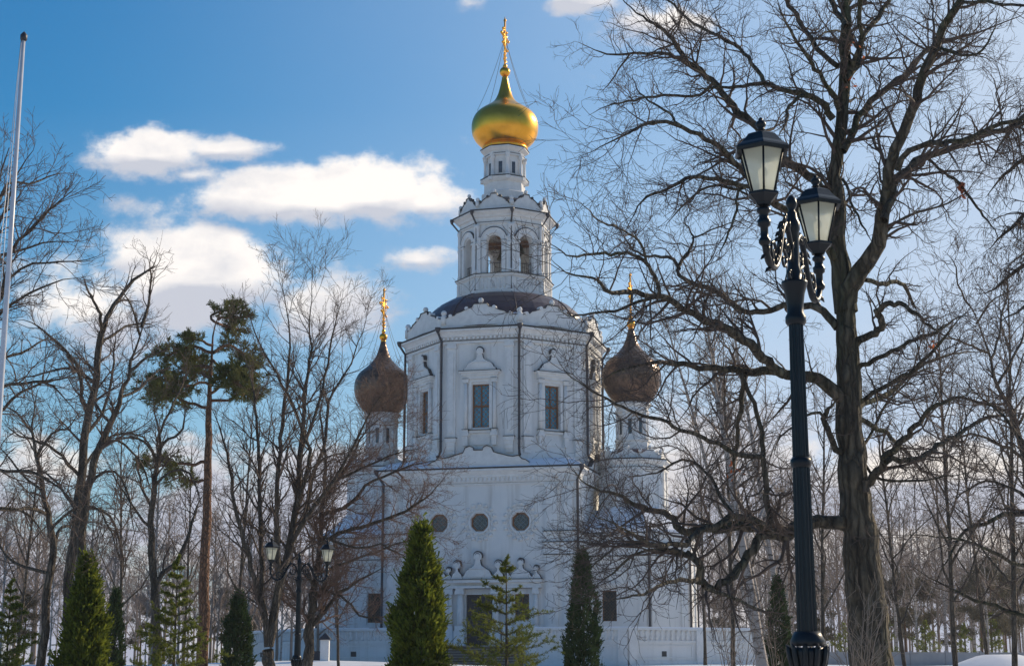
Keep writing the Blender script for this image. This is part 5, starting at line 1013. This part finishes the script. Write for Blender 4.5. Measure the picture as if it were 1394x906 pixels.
# larch at the upper right edge: drooping sprays
def larch():
    Y = 27; limbs = [limb(p, r, Y, d) for p, r, d in [([(1450, 90), (1420, 130), (1385, 165), (1358, 205), (1345, 225)], [4, 3, 1.2], -1), ([(1455, 180), (1420, 200), (1394, 218), (1365, 240), (1342, 270)], [4, 3, 1.2], 1),
        ([(1455, 260), (1420, 275), (1385, 300), (1362, 325), (1340, 345)], [4, 3, 1.2], -1), ([(1455, 330), (1420, 345), (1380, 372), (1350, 395), (1330, 400)], [4, 3, 1.2], 1.5), ([(1455, 380), (1425, 400), (1390, 420), (1360, 440)], [3.4, 1.4], -1), ([(1455, 300), (1430, 310), (1400, 340), (1375, 360)], [3.4, 1.4], -2), ([(1455, 130), (1430, 160), (1400, 190), (1380, 200)], [3.4, 1.4], 2)]]
    T = limb([(1462, 960), (1460, 700), (1458, 400), (1455, 100), (1455, -150)], [14, 12, 9, 5, 2], Y); b = at(1462, 960, Y)
    lv = [dict(dens=11, Lf=.34, K=6, ang=60, wig=.12, grav=-.10, rf=.4, rtip=.003, t0=.1, Lmin=.25, Lmax=.8), dict(dens=15, Lf=.5, K=5, ang=55, wig=.12, grav=-.35, rf=.6, rtip=.0035, t0=.05, Lmin=.1, Lmax=.3)]
    make_tree('larch_tree', 'drooping larch with fringed dark sprays at the upper right edge', 'tree', (b[0], Y, .05), T, limbs, lv, ('bark2', 'twig'), 30)
larch()
# birches
grow('birch_tree', 'leaning white birch low down behind the near lamp, left of the small thuja', *at(1046, 905, 46)[:2], 0.6, 10.5, .17, 40, ('birch', 'twig'), lean=(-1.3, .8), fork=.42, nl=10, spread=.26, up=1.2, droop=.05, rt=.005)
for i, (px, tx, Y, h, l_) in enumerate([(1050, 955, 66, 18.2, 'tallest bare birch, leaning left and rising between the right dark dome and the near lamp'), (1044, 915, 70, 16.5, 'bare birch with pale leaning stem just right of the right dark dome'), (1078, 1003, 64, 16.8, 'slim bare birch rising behind the left lantern of the near lamp')]):
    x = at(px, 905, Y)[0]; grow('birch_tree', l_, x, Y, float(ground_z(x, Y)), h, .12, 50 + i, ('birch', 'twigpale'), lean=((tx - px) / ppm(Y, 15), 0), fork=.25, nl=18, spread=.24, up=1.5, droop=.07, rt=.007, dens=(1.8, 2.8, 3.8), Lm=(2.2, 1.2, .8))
# finer park trees in the middle distance
for i, (px, Y, top, k, l_) in enumerate([(1000, 60, 470, 'birch', 'fine twigged bare tree directly under the long lower bough of the oak'), (1118, 58, 520, 'bare', 'bare park tree between the near lamp post and the oak trunk'), (1235, 52, 560, 'bare', 'bare park tree just right of the oak trunk'), (1300, 48, 430, 'bare', 'tall fine twigged bare tree right of the oak, behind the arching boughs'),
        (1378, 44, 380, 'bare', 'tall bare tree nearest the right edge behind the larch'), (1345, 62, 520, 'birch', 'slender birch at right between two darker bare trees'), (960, 90, 600, 'bare', 'bare tree rising behind the right end of the church wing'),
        (20, 62, 560, 'bare', 'bare park tree at the left edge behind the crooked linden'), (168, 66, 560, 'bare', 'bare park tree between the leaning linden and the forked linden'), (250, 70, 600, 'bare', 'bare park tree just left of the pine trunk'), (318, 64, 540, 'bare', 'bare park tree right of the pine, above the small thuja'), (462, 70, 640, 'bare', 'bare tree in front of the left wing of the church')]):
    x = at(px, 905, Y)[0]; z0 = float(ground_z(x, Y)) - .05; h = at(px, top, Y)[2] - z0
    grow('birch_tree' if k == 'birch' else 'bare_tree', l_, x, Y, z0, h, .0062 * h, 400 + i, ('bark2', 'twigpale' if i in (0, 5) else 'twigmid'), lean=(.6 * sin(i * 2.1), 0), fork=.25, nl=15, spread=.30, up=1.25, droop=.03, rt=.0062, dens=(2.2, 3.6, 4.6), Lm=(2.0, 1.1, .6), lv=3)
# --- conifers built of needle sprays
def blades(C, D, L, W, rng):
    """one leaf-sized quad per centre; D = direction, L, W = length and width"""
    n = len(C); up = rng.normal(size=(n, 3)); S = nrm(np.cross(D, up)) * W[:, None] / 2; E = D * L[:, None]
    V = np.stack([C - S * .6, C + S * .6, C + E + S, C + E - S], 1).reshape(-1, 3); return V, np.arange(4 * n).reshape(n, 4)
def thuja(px, tip, wpx, Y, m, seed, label, n=9000, size=.085):
    rng = np.random.default_rng(seed); x = at(px, 905, Y)[0]; z0 = float(ground_z(x, Y)) - .05; h = at(px, tip, Y)[2] - z0; Rm = wpx * .41 / ppm(Y, 2.5)
    root = empty('thuja_shrub', (x, Y, z0)); tag(root, label, 'shrub', 'columnar thujas in front of the church')
    me = MB(); tube(me, [(0, 0, 0), (.02, .01, h * .5), (0, 0, h * .93)], [.05, .035, .01], 8); me.build('trunk', 'bark2', root)
    f = rng.random(n) ** 1.15; a = rng.random(n) * 2 * pi
    prof = np.interp(f, [0, .12, .35, .53, .7, .84, .94, 1], [.85, 1, 1, .95, .76, .42, .2, .02])
    ph = rng.random(8) * 6.28
    lump = 1 + .15 * np.sin(a * 3 + ph[0] + f * 9) + .13 * np.sin(a * 5 + ph[1] - f * 17) + .10 * np.sin(a * 2 + ph[2] + f * 29) + .07 * np.sin(a * 9 + ph[3] + f * 41)
    u = .62 + .38 * rng.random(n) ** .6; r = Rm * prof * lump * u
    C = np.stack([r * np.cos(a), r * np.sin(a), f * h * .97], 1)
    nc = 260; ci = rng.integers(0, nc, n); cc = C[rng.integers(0, n, nc)]; cc[:, :2] *= 1.08; k2 = rng.random(n) < .62
    C = np.where(k2[:, None], cc[ci] + rng.normal(size=(n, 3)) * np.array([.075, .075, .13]) * (Rm / .68), C)
    C[:, 2] = np.abs(C[:, 2]); a = np.arctan2(C[:, 1], C[:, 0]); D = nrm(np.stack([np.cos(a) * .55, np.sin(a) * .55, np.full(n, .9)], 1) + rng.normal(size=(n, 3)) * .33)
    L = size * (.6 + .9 * rng.random(n)) * 1.4; W = size * (.45 + .5 * rng.random(n)) * .8
    v, q = blades(C, D, L, W, rng)
    # longer loose sprays that break the outline
    k = n // 7; i = rng.integers(0, n, k); v2, q2 = blades(C[i] + D[i] * size * .6, nrm(D[i] + rng.normal(size=(k, 3)) * .3), L[i] * 1.7, W[i] * .55, rng)
    V, Q = merge([(v, q), (v2, q2)]); npmesh('crown', V, Q, m, root, False)
thuja(571, 713, 76, 35, 'thuja', 60, 'largest bright green thuja, standing left of the church door', 22000, .08)
thuja(112, 757, 64, 40, 'thuja', 61, 'broad bright green thuja at the left below the lindens', 16000, .085)
thuja(794, 748, 50, 50, 'thujadark', 62, 'narrow dark green thuja in front of the church right corner', 13000, .07)
thuja(322, 806, 42, 60, 'thujadark', 63, 'small dark green thuja left of the many stemmed tree', 9000, .08)
thuja(153, 800, 26, 60, 'thujadark', 64, 'thin dark thuja right beside the broad bright one at the left', 6000, .08)
thuja(1062, 785, 32, 58, 'thujadark', 65, 'small dark green thuja just left of the near lamp post', 8000, .08)
def spruce(name, px, tip, wpx, Y, seed, label, group=None, m='spruce', dens=1.7, needle=.05, sparse=1.):
    rng = np.random.default_rng(seed); x = at(px, 905, Y)[0]; z0 = float(ground_z(x, Y)) - .05; h = at(px, tip, Y)[2] - z0; Rm = wpx / 2 / ppm(Y, 2.5)
    root = empty(name, (x, Y, z0)); tag(root, label, 'tree', group)
    me = MB(); tube(me, [(0, 0, 0), (.01, .01, h * .5), (0, 0, h)], [.05, .032, .006], 8); me.build('trunk', 'bark2', root)
    hv = Rm * 2.0 / .9; nwh = int((h) / .26); Ps = []; Rs = []
    for w_ in range(nwh):
        zf = .10 + .88 * w_ / nwh; L0 = min(Rm * 1.1, (h * (1 - zf)) * Rm / (h - .9) * 1.15 + .03)
        for b in range(rng.integers(4, 7)):
            if rng.random() > sparse: continue
            a = rng.random() * 2 * pi; L = L0 * (.7 + .5 * rng.random()); t = np.linspace(0, 1, 7)[:, None]
            d = np.array([cos(a), sin(a), .0]); P = np.array([0, 0, zf * h]) + d * L * t + np.array([0, 0, 1]) * (.45 * t - .18 * t ** 2 + .1 * t ** 3) * L
            Ps.append(P + rng.normal(size=(7, 3)) * .008); Rs.append(np.linspace(.010, .003, 7))
    for k in range(3): Ps.append(np.array([0, 0, h * (.93 + .02 * k)]) + np.linspace(0, 1, 7)[:, None] * np.array([.05 * (k - 1), .03 * (k - 1), .14])); Rs.append(np.full(7, .004))
    P, R = np.array(Ps), np.array(Rs); s1 = spawn(rng, P, R, 11, .42, 5, 52, .08, .03, .7, .002, .12, 1., None, .5, .05, .35, .75)
    v, q = merge([tubes(P, R, 4), tubes(*s1, 3)]); npmesh('branches', v, q, 'twig', root)
    C = []; D = []
    for (PP, cnt) in ((P, 46), (s1[0], 17)):
        K = PP.shape[1]; n = len(PP); t = rng.random((n, int(cnt * dens))) * (K - 1); i = np.minimum(t.astype(int), K - 2); u = (t - i)[..., None]; ii = np.arange(n)[:, None]
        a, b = PP[ii, i], PP[ii, i + 1]; C.append((a + (b - a) * u).reshape(-1, 3)); T = nrm(b - a).reshape(-1, 3); D.append(nrm(T * .6 + nrm(rng.normal(size=T.shape)) * .9 + np.array([0, 0, .25])))
    C = np.concatenate(C); D = np.concatenate(D); n = len(C); v, q = blades(C, D, needle * (.7 + .6 * rng.random(n)), np.full(n, needle * .26), rng); npmesh('crown', v, q, m, root, False)
spruce('young_spruce', 689, 758, 168, 35, 70, 'young spruce with open tiers of branches in front of the church door')
spruce('young_spruce', 236, 757, 112, 40, 71, 'young yellow green spruce right of the left thujas', None, 'spruce', 2., .055)
spruce('young_spruce', 8, 790, 100, 45, 72, 'young spruce cut by the left edge of the photo', None, 'spruce', 1.8, .06)
# --- tall pine
def pine():
    Y = 60; rng = np.random.default_rng(80); T = limb([(272, 940), (274, 906), (278, 800), (281, 720), (284, 600), (285, 550), (289, 480), (292, 445), (300, 425)], [8.5, 7.6, 6.8, 6.2, 5.2, 4.4, 3, 2], Y); b = at(272, 940, Y)
    root = empty('pine_tree', (b[0], Y, 0.6)); off = (-b[0], -Y, -.6); tag(root, 'tall pine with bare orange trunk and flat dark green clumps at its top', 'tree')
    P, R = resample(*T, 30); v, q = tubes(P[None], R[None], 12); npmesh('trunk', v, q, 'pinebark', root, loc=off)
    L = []
    for p, r, d in [([(288, 500), (262, 500), (235, 512), (205, 522), (192, 520)], [3, 2, 1], -1.5), ([(289, 480), (262, 472), (240, 478), (218, 490)], [2.6, 1], 2), ([(288, 520), (310, 510), (335, 500), (355, 512)], [2.8, 1.2], -1.5), ([(290, 480), (312, 470), (330, 480), (348, 492)], [2.6, 1], 2),
        ([(290, 470), (270, 462), (250, 460)], [2, 1], -1), ([(297, 435), (310, 432), (330, 432), (344, 428)], [2, 1], -1), ([(297, 440), (285, 432), (300, 425), (322, 418)], [2, 1], 1), ([(284, 555), (260, 548), (230, 540), (205, 545)], [2.6, 1], 1.5), ([(286, 545), (310, 545), (330, 536), (350, 545)], [2.4, 1], 1), ([(288, 525), (275, 520), (250, 528), (222, 540)], [2.2, 1], -2.5),
        ([(283, 628), (262, 632), (240, 630), (215, 634), (202, 640)], [2.6, 2, 1], -1.5), ([(282, 655), (262, 655), (245, 650), (232, 655)], [2, 1], 1), ([(290, 490), (300, 500), (320, 520), (340, 530)], [2, 1], -2.5), ([(296, 440), (315, 445), (330, 450)], [2, 1], 2), ([(287, 515), (270, 505), (262, 490)], [2, 1], 2.5), ([(287, 535), (300, 525), (302, 505)], [2, 1], -1)]:
        l = limb(p, r, Y, d); L.append(l); v, q = tubes(*[x[None] for x in resample(*l, 10)], 6); npmesh('branch', v, q, 'pinebark', root, loc=off)
    LP = np.stack([resample(p, r, 10)[0] for p, r in L]); LR = np.stack([resample(p, r, 10)[1] for p, r in L])
    s1 = spawn(rng, LP, LR, 9, .26, 5, 52, .2, .10, .5, .006, .22, 1., None, .2, .25, .65, .3); s2 = spawn(rng, *s1, 10, .5, 4, 50, .2, .12, .6, .004, .2, 1., None, .2, .12, .35)
    v, q = merge([tubes(*s1, 3), tubes(*s2, 3)]); npmesh('twigs', v, q, 'pinebark', root, loc=off)
    C = []; D = []
    for PP, cnt in ((s1[0], 13), (s2[0], 17)):
        K = PP.shape[1]; n = len(PP); t = (.3 + .7 * rng.random((n, cnt))) * (K - 1); i = np.minimum(t.astype(int), K - 2); u = (t - i)[..., None]; ii = np.arange(n)[:, None]
        a, b_ = PP[ii, i], PP[ii, i + 1]; C.append((a + (b_ - a) * u).reshape(-1, 3)); T_ = nrm(b_ - a).reshape(-1, 3); D.append(nrm(T_ + rng.normal(size=T_.shape) * .6 + np.array([0, 0, .2])))
    C = np.concatenate(C); D = np.concatenate(D); n = len(C); v, q = blades(C, D, .17 * (.7 + .6 * rng.random(n)), np.full(n, .024), rng); npmesh('crown', v, q, 'pine', root, False, off)
pine()
# --- bare shrubs low in the foreground
def shrub(px, tip, wpx, Y, seed, label, m='twigpale', n=9):
    rng = np.random.default_rng(seed); x = at(px, 905, Y)[0]; z0 = float(ground_z(x, Y)) - .03; h = at(px, tip, Y)[2] - z0; Rm = wpx / 2 / ppm(Y, 1.6)
    root = empty('bare_shrub', (x, Y, z0)); tag(root, label, 'shrub', 'bare shrubs by the path'); Ps = []
    for i in range(n):
        a = rng.random() * 2 * pi; k = Rm * (.3 + .8 * rng.random()); t = np.linspace(0, 1, 9)[:, None]; hh = h * (.65 + .4 * rng.random())
        Ps.append(np.array([cos(a), sin(a), 0]) * k * t ** 1.6 + np.array([0, 0, hh]) * t + np.cumsum(rng.normal(size=(9, 3)) * .02, 0) * t)
    P = np.array(Ps); R = np.linspace(.011, .004, 9)[None].repeat(n, 0); s = spawn(rng, P, R, 4.2, .28, 6, 40, .14, .08, .7, .0025, .35, 1., None, .3, .15, .8); s2 = spawn(rng, *s, 4, .5, 4, 40, .14, .06, .7, .002, .2, 1., None, .3, .08, .3)
    v, q = merge([tubes(P, R, 6), tubes(*s, 4), tubes(*s2, 3)]); npmesh('stems', v, q, m, root)
shrub(1003, 800, 110, 26, 90, 'pale bare shrub left of the near lamp post, in front of the terrace wall', 'twigpale', 8)
shrub(1165, 790, 110, 21, 91, 'bare shrub with pale stems in front of the oak trunk', 'twigpale', 8)
shrub(1062, 800, 50, 28, 92, 'thin pale bare shrub hard against the near lamp post', 'twigpale', 4)
# --- far wood: individuals copied from a few grown prototypes
FW = []
def proto(seed, kind):

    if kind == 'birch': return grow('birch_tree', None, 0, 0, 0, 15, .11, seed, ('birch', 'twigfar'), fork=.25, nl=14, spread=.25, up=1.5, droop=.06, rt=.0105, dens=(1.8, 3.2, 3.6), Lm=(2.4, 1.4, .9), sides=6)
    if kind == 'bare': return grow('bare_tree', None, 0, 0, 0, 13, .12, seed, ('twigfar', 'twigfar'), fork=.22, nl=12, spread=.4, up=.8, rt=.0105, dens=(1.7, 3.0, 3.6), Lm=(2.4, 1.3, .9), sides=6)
    rng = np.random.default_rng(seed); root = empty('pine_tree', (0, 0, 0)); P = np.stack([np.zeros(8), np.zeros(8), np.linspace(0, 12, 8)], 1) + np.cumsum(rng.normal(size=(8, 3)) * .06, 0); R = np.linspace(.17, .03, 8)
    v, q = tubes(P[None], R[None], 7); npmesh('trunk', v, q, 'pinebark', root)
    C = []
    for i in range(26):
        z = 4.5 + 7.8 * rng.random(); a = rng.random() * 6.28; r = (2.4 - .12 * (z - 5)) * rng.random() ** .6 * (1 if z < 10.5 else .6); C.append(rng.normal(size=(230, 3)) * np.array([.55, .55, .26]) + np.array([cos(a) * r, sin(a) * r, z]))
    C = np.concatenate(C); n = len(C); D = nrm(rng.normal(size=(n, 3)) + np.array([0, 0, .5])); v, q = blades(C, D, .32 * (.6 + .8 * rng.random(n)), np.full(n, .085), rng); npmesh('crown', v, q, 'pinefar', root, False)
    return root
protos = {'birch': [proto(100 + i, 'birch') for i in range(4)], 'bare': [proto(110 + i, 'bare') for i in range(4)], 'pine': [proto(120 + i, 'pine') for i in range(3)]}
LBL = {'birch': 'slender bare birch in the pale wood beyond the park', 'bare': 'bare brown tree in the pale wood beyond the park', 'pine': 'dark crowned pine in the pale wood beyond the park'}
used = set(); rr = np.random.default_rng(200)
def plant(kind, px, Y, top):
    x = at(px, 905, Y)[0]; i = int(rr.integers(len(protos[kind]))); src = protos[kind][i]; key = (kind, i)
    z0 = float(ground_z(x, Y)) - .3; h = at(px, top, Y)[2] - z0
    if key not in used: used.add(key); r = src
    else:
        r = src.copy(); COL.objects.link(r)
        for ch in list(src.children): c = ch.copy(); COL.objects.link(c); c.parent = r
    s = h / {'birch': 15.5, 'bare': 14, 'pine': 12.6}[kind]; r.location = (x, Y, z0); r.scale = (s * (.85 + .3 * rr.random()),) * 2 + (s,); r.rotation_euler = (0, 0, rr.random() * 6.28)
    tag(r, LBL[kind], 'tree', {'birch': 'birches of the far wood', 'bare': 'bare trees of the far wood', 'pine': 'pines of the far wood'}[kind])
for i in range(74):
    px = 930 + 480 * (i + rr.random()) / 74; plant('birch' if rr.random() < .55 else 'bare', px, 112 + 85 * rr.random(), 625 + 140 * rr.random() ** .8)
for px, Y, top in [(1235, 125, 775), (1215, 140, 790), (1262, 135, 785), (1352, 118, 758), (1338, 126, 772), (1372, 130, 780), (1300, 160, 815), (1190, 165, 800), (1120, 150, 800), (1090, 165, 790), (990, 160, 800), (1390, 150, 770)]: plant('pine', px, Y, top)
for px, Y, top in [(1222, 120, 640), (1290, 125, 655), (1120, 120, 665), (1160, 130, 680), (1330, 135, 670), (1075, 110, 640), (1250, 112, 690)]: plant('birch', px, Y, top)
for i in range(64):
    px = -30 + 470 * (i + rr.random()) / 64; plant('birch' if rr.random() < .35 else 'bare', px, 85 + 70 * rr.random(), 625 + 150 * rr.random() ** .8)
for px, Y, top in [(30, 120, 800), (190, 130, 810), (345, 125, 820), (300, 140, 800)]: plant('pine', px, Y, top)
rr2 = np.random.default_rng(9)
for i in range(5):
    px = (1150, 1207, 1262, 1315, 1352)[i]; spruce('small_spruce', px, (850, 838, 846, 850, 835)[i], 34 + 6 * (i % 3), 105 + 3 * i, 300 + i, 'small green spruce at the foot of the far right wood', 'small spruces below the far wood', 'spruce', .25, .17, .5)
# ------------------------------------------------------------------ far fence
def fence(px0, px1, Y0, Y1, ytop, label):
    a = Vector((at(px0, 900, Y0)[0], Y0, 0)); b = Vector((at(px1, 900, Y1)[0], Y1, 0)); l = (b - a).length; th = math.atan2(b.y - a.y, b.x - a.x); c = (a + b) / 2; gz = 1.3; h = at(700, ytop, (Y0 + Y1) / 2)[2] - gz
    root = empty('board_fence', (c.x, c.y, gz), th); tag(root, label, 'fence'); n = max(2, int(l / 2.6)); F = Fr()
    m = MB()
    for i in range(n): s0 = -l / 2 + i * l / n; box(m, F, s0 + .06, s0 + l / n - .06, 0, .05, .1, h - .05); box(m, F, s0 + .04, s0 + l / n - .04, -.02, .07, h - .048, h)
    m.build('panel', 'fence', root)
    pm = MB(); box(pm, F, -.06, .06, -.06, .10, -.3, h + .08); p0 = pm.build('post', 'fence', root, (-l / 2, 0, 0))
    for i in range(1, min(n, 95) + 1): p = p0.copy(); COL.objects.link(p); p.location = (-l / 2 + i * l / n, 0, 0)
fence(1090, 1470, 96, 104, 887, 'long low grey fence in front of the far right wood')
# ------------------------------------------------------------------ flagpole
fx = at(16, 300, 18)[0]; e = empty('flagpole', (fx, 18, .02)); tag(e, 'tall white metal flagpole at the left edge of the photo', 'pole')
ft = zt(45, 18)
m = MB(); lathe(m, I, 0, 0, [(.10, 0), (.10, .04), (.042, .06), (.039, 3), (.030, 6), (.021, ft - .1)], 16); m.build('pole', 'polewhite', e)
m = MB(); lathe(m, I, 0, 0, [(.03, ft - .12), (.042, ft - .1), (.042, ft - .05), (.02, ft - .02), (.002, ft)], 12); m.build('cap', 'edge', e)
m = MB(); tube(m, [(-.03, 0, ft - .1), (-.14, .02, ft * .62), (-.11, .02, ft * .3), (-.06, 0, 1.2)], .004, 4); m.build('halyard', 'polewhite', e)
m = MB(); tube(m, [(-.03, .01, ft - .12), (-.09, .02, ft * .6), (-.07, .02, ft * .3), (-.05, 0, 1.2)], .004, 4); m.build('halyard', 'polewhite', e)

# ------------------------------------------------------------------ street lamps
def lantern(root, F0, x, y, z, rot):
    """hexagonal lantern: z is the underside of its cup"""
    T = lambda a, d, zz: (x + a, y + d, zz)
    m = MB(); ph = rot
    lathe(m, T, 0, 0, [(.03, z), (.055, z + .01), (.06, z + .03), (.105, z + .075), (.118, z + .08), (.118, z + .095), (.095, z + .10)], 6, False, ph)
    body = m.build('lantern', 'lamp', root)
    zb, ztp, rb, rt_ = z + .10, z + .405, .088, .165
    fm = MB()
    for k in range(6):
        t = ph + pi / 3 * k; tube(fm, [(x + rb * cos(t), y + rb * sin(t), zb), (x + rt_ * cos(t), y + rt_ * sin(t), ztp)], .008, 5)
    lathe(fm, T, 0, 0, [(rt_ + .006, ztp - .012), (rt_ + .012, ztp), (rt_ - .02, ztp)], 6, False, ph)
    fm.build('frame', 'lamp', body)
    g = MB()
    for k in range(6):
        t0, t1 = ph + pi / 3 * k, ph + pi / 3 * (k + 1); q = .97
        g.add([(x + rb * q * cos(t0), y + rb * q * sin(t0), zb), (x + rb * q * cos(t1), y + rb * q * sin(t1), zb), (x + rt_ * q * cos(t1), y + rt_ * q * sin(t1), ztp), (x + rt_ * q * cos(t0), y + rt_ * q * sin(t0), ztp)], [(0, 1, 2, 3)])
    g.build('glass', 'frost', body)
    r = MB(); lathe(r, T, 0, 0, [(rt_ - .01, ztp + .001), (.205, ztp - .02), (.21, ztp + .004), (.195, ztp + .022), (.16, ztp + .05), (.13, ztp + .085), (.105, ztp + .115), (.07, ztp + .13), (.035, ztp + .135)], 6, False, ph)
    lathe(r, T, 0, 0, [(.03, ztp + .13), (.022, ztp + .15), (.035, ztp + .155), (.022, ztp + .165), (.036, ztp + .185), (.038, ztp + .2), (.028, ztp + .22), (.012, ztp + .228), (.018, ztp + .236), (.004, ztp + .25)], 12); r.build('lamp_cap', 'lamp', body)
    b = MB(); tube(b, [(x, y, zb), (x, y, zb + .1)], .02, 8); ball(b, T, 0, 0, zb + .15, .04, 10); b.build('bulb', 'bulb', body)
def lamp(x, y, z0, top, half, ang, label):
    root = empty('street_lamp', (x, y, z0)); tag(root, label, 'street lamp', 'cast iron street lamps with two lanterns')
    T = top - z0; zf = T               # finial tip height above base
    m = MB(); zs = T - .62
    # plinth with acanthus collar, fluted shaft in three lengths, rings between
    lathe(m, I, 0, 0, [(.20, 0), (.20, .10), (.17, .13), (.15, .5), (.165, .55), (.12, .62), (.115, 1.2), (.10, 1.55), (.115, 1.60), (.122, 1.66), (.118, 1.69)], 24); m.build('base', 'lamp', root)
    a = MB()
    for k in range(10):
        t = 2 * pi * k / 10; c_, s_ = cos(t), sin(t)
        P = [(.100 * c_, .100 * s_, 1.50), (.118 * c_, .118 * s_, 1.60), (.135 * c_, .135 * s_, 1.68), (.150 * c_, .150 * s_, 1.70), (.146 * c_, .146 * s_, 1.675)]
        tube(a, P, [.018, .024, .022, .014, .005], 6)
    a.build('leaf_collar', 'lamp', root)
    m = MB(); lathe(m, I, 0, 0, [(.118, 1.70), (.125, 1.73), (.105, 1.77), (.092, 1.80)], 24); lathe(m, I, 0, 0, [(.072, 1.80), (.063, T - 2.02 + .0)], 32, False, 0, 1); m.build('shaft', 'lamp', root)
    m = MB(); lathe(m, I, 0, 0, [(.06, T - 2.04), (.076, T - 2.02), (.076, T - 1.98), (.06, T - 1.96)], 24); m.build('ring', 'lamp', root)
    m = MB(); lathe(m, I, 0, 0, [(.060, T - 1.97), (.053, T - .98)], 32, False, 0, 1); m.build('shaft', 'lamp', root)
    m = MB(); lathe(m, I, 0, 0, [(.064, T - .99), (.076, T - .97), (.076, T - .93), (.06, T - .90), (.062, T - .84), (.072, T - .76), (.090, T - .70), (.096, T - .68), (.096, T - .665), (.05, T - .655), (.058, T - .60), (.044, T - .55), (.044, T - .30), (.056, T - .27), (.056, T - .22), (.04, T - .19), (.034, T - .14), (.02, T - .125), (.038, T - .09), (.042, T - .07), (.034, T - .035), (.016, T - .01), (.004, T)], 20); m.build('capital', 'lamp', root)
    for s in (-1, 1):
        dx, dy = cos(ang) * s, sin(ang) * s; q = lambda r, z, o=0.: (r * dx - o * dy, r * dy + o * dx, T + z)
        m = MB(); k = half / .75
        pts = [q(.03 * k, -.52), q(.10 * k, -.34), q(.19 * k, -.27), q(.28 * k, -.33), q(.35 * k, -.46), q(.43 * k, -.60), q(.54 * k, -.68), (q(.66 * k, -.66)), q(.735 * k, -.58), q(.75 * k, -.50), q(.75 * k, -.43)]
        P, R = resample(pts, [.018, .020, .022, .024, .024, .024, .026, .026, .024, .022, .022], 40); v, q_ = tubes(P[None], R[None], 10); arm = npmesh('arm', v, q_, 'lamp', root)
        o = MB()    # scrolls and leaves on the arm
        def spiral(r0, z0_, rad0, turns, dirn, th=.014, ph=0.):
            pp = []
            for i in range(22):
                t = i / 21; a_ = ph + dirn * turns * 2 * pi * t; rr_ = rad0 * (1 - .82 * t); pp.append(q(r0 + rr_ * cos(a_), z0_ + rr_ * sin(a_)))
            tube(o, pp, [th * (1 - .4 * i / 21) for i in range(22)], 7)
        spiral(.15 * k, -.46, .095, 1.3, -1, .015, .8); spiral(.52 * k, -.55, .085, 1.2, 1, .015, -1.2); spiral(.27 * k, -.56, .075, 1.1, 1, .013, 1.4); spiral(.10 * k, -.62, .05, 1., -1, .012, 0)
        for i, (r_, z_) in enumerate([(.13, -.30), (.22, -.26), (.31, -.36), (.38, -.50), (.46, -.63), (.60, -.69), (.70, -.62), (.42, -.56), (.25, -.29), (.06, -.44), (.34, -.41), (.5, -.66)]):
            for w_ in (-1, 1):
                a0 = q(r_ * k, z_); a1 = q(r_ * k + .03, z_ + .02 * w_, .018 * w_); a2 = q(r_ * k + .055, z_ + .045 * w_, .03 * w_); tube(o, [a0, a1, a2], [.012, .016, .004], 6)
        o.build('scroll_ornament', 'lamp', arm)
        c = MB(); xx, yy = .75 * k * dx, .75 * k * dy; Tt = lambda a, d, z: (xx + a, yy + d, T + z - .41)
        lathe(c, Tt, 0, 0, [(.026, -.16), (.042, -.14), (.042, -.12), (.028, -.10), (.028, -.03), (.045, -.015), (.048, .02), (.034, .035), (.034, .07), (.05, .085), (.05, .10), (.03, .12)], 14); c.build('stem_collar', 'lamp', root)
        lantern(root, None, xx, yy, T - .29, ang + .35)
L1Y = 11.4; t1 = zt(265, L1Y); lamp(at(1077, 265, L1Y)[0], L1Y, 0.02, t1, .75, rad(64.8), 'large black street lamp with two frosted lanterns standing in the right foreground')
L2Y = 40.; t2 = at(408, 752, L2Y)[2]; lamp(at(408, 752, L2Y)[0], L2Y, float(ground_z(-4, L2Y)), t2, .75, rad(30), 'smaller looking black street lamp in front of the many stemmed bare trees at left')
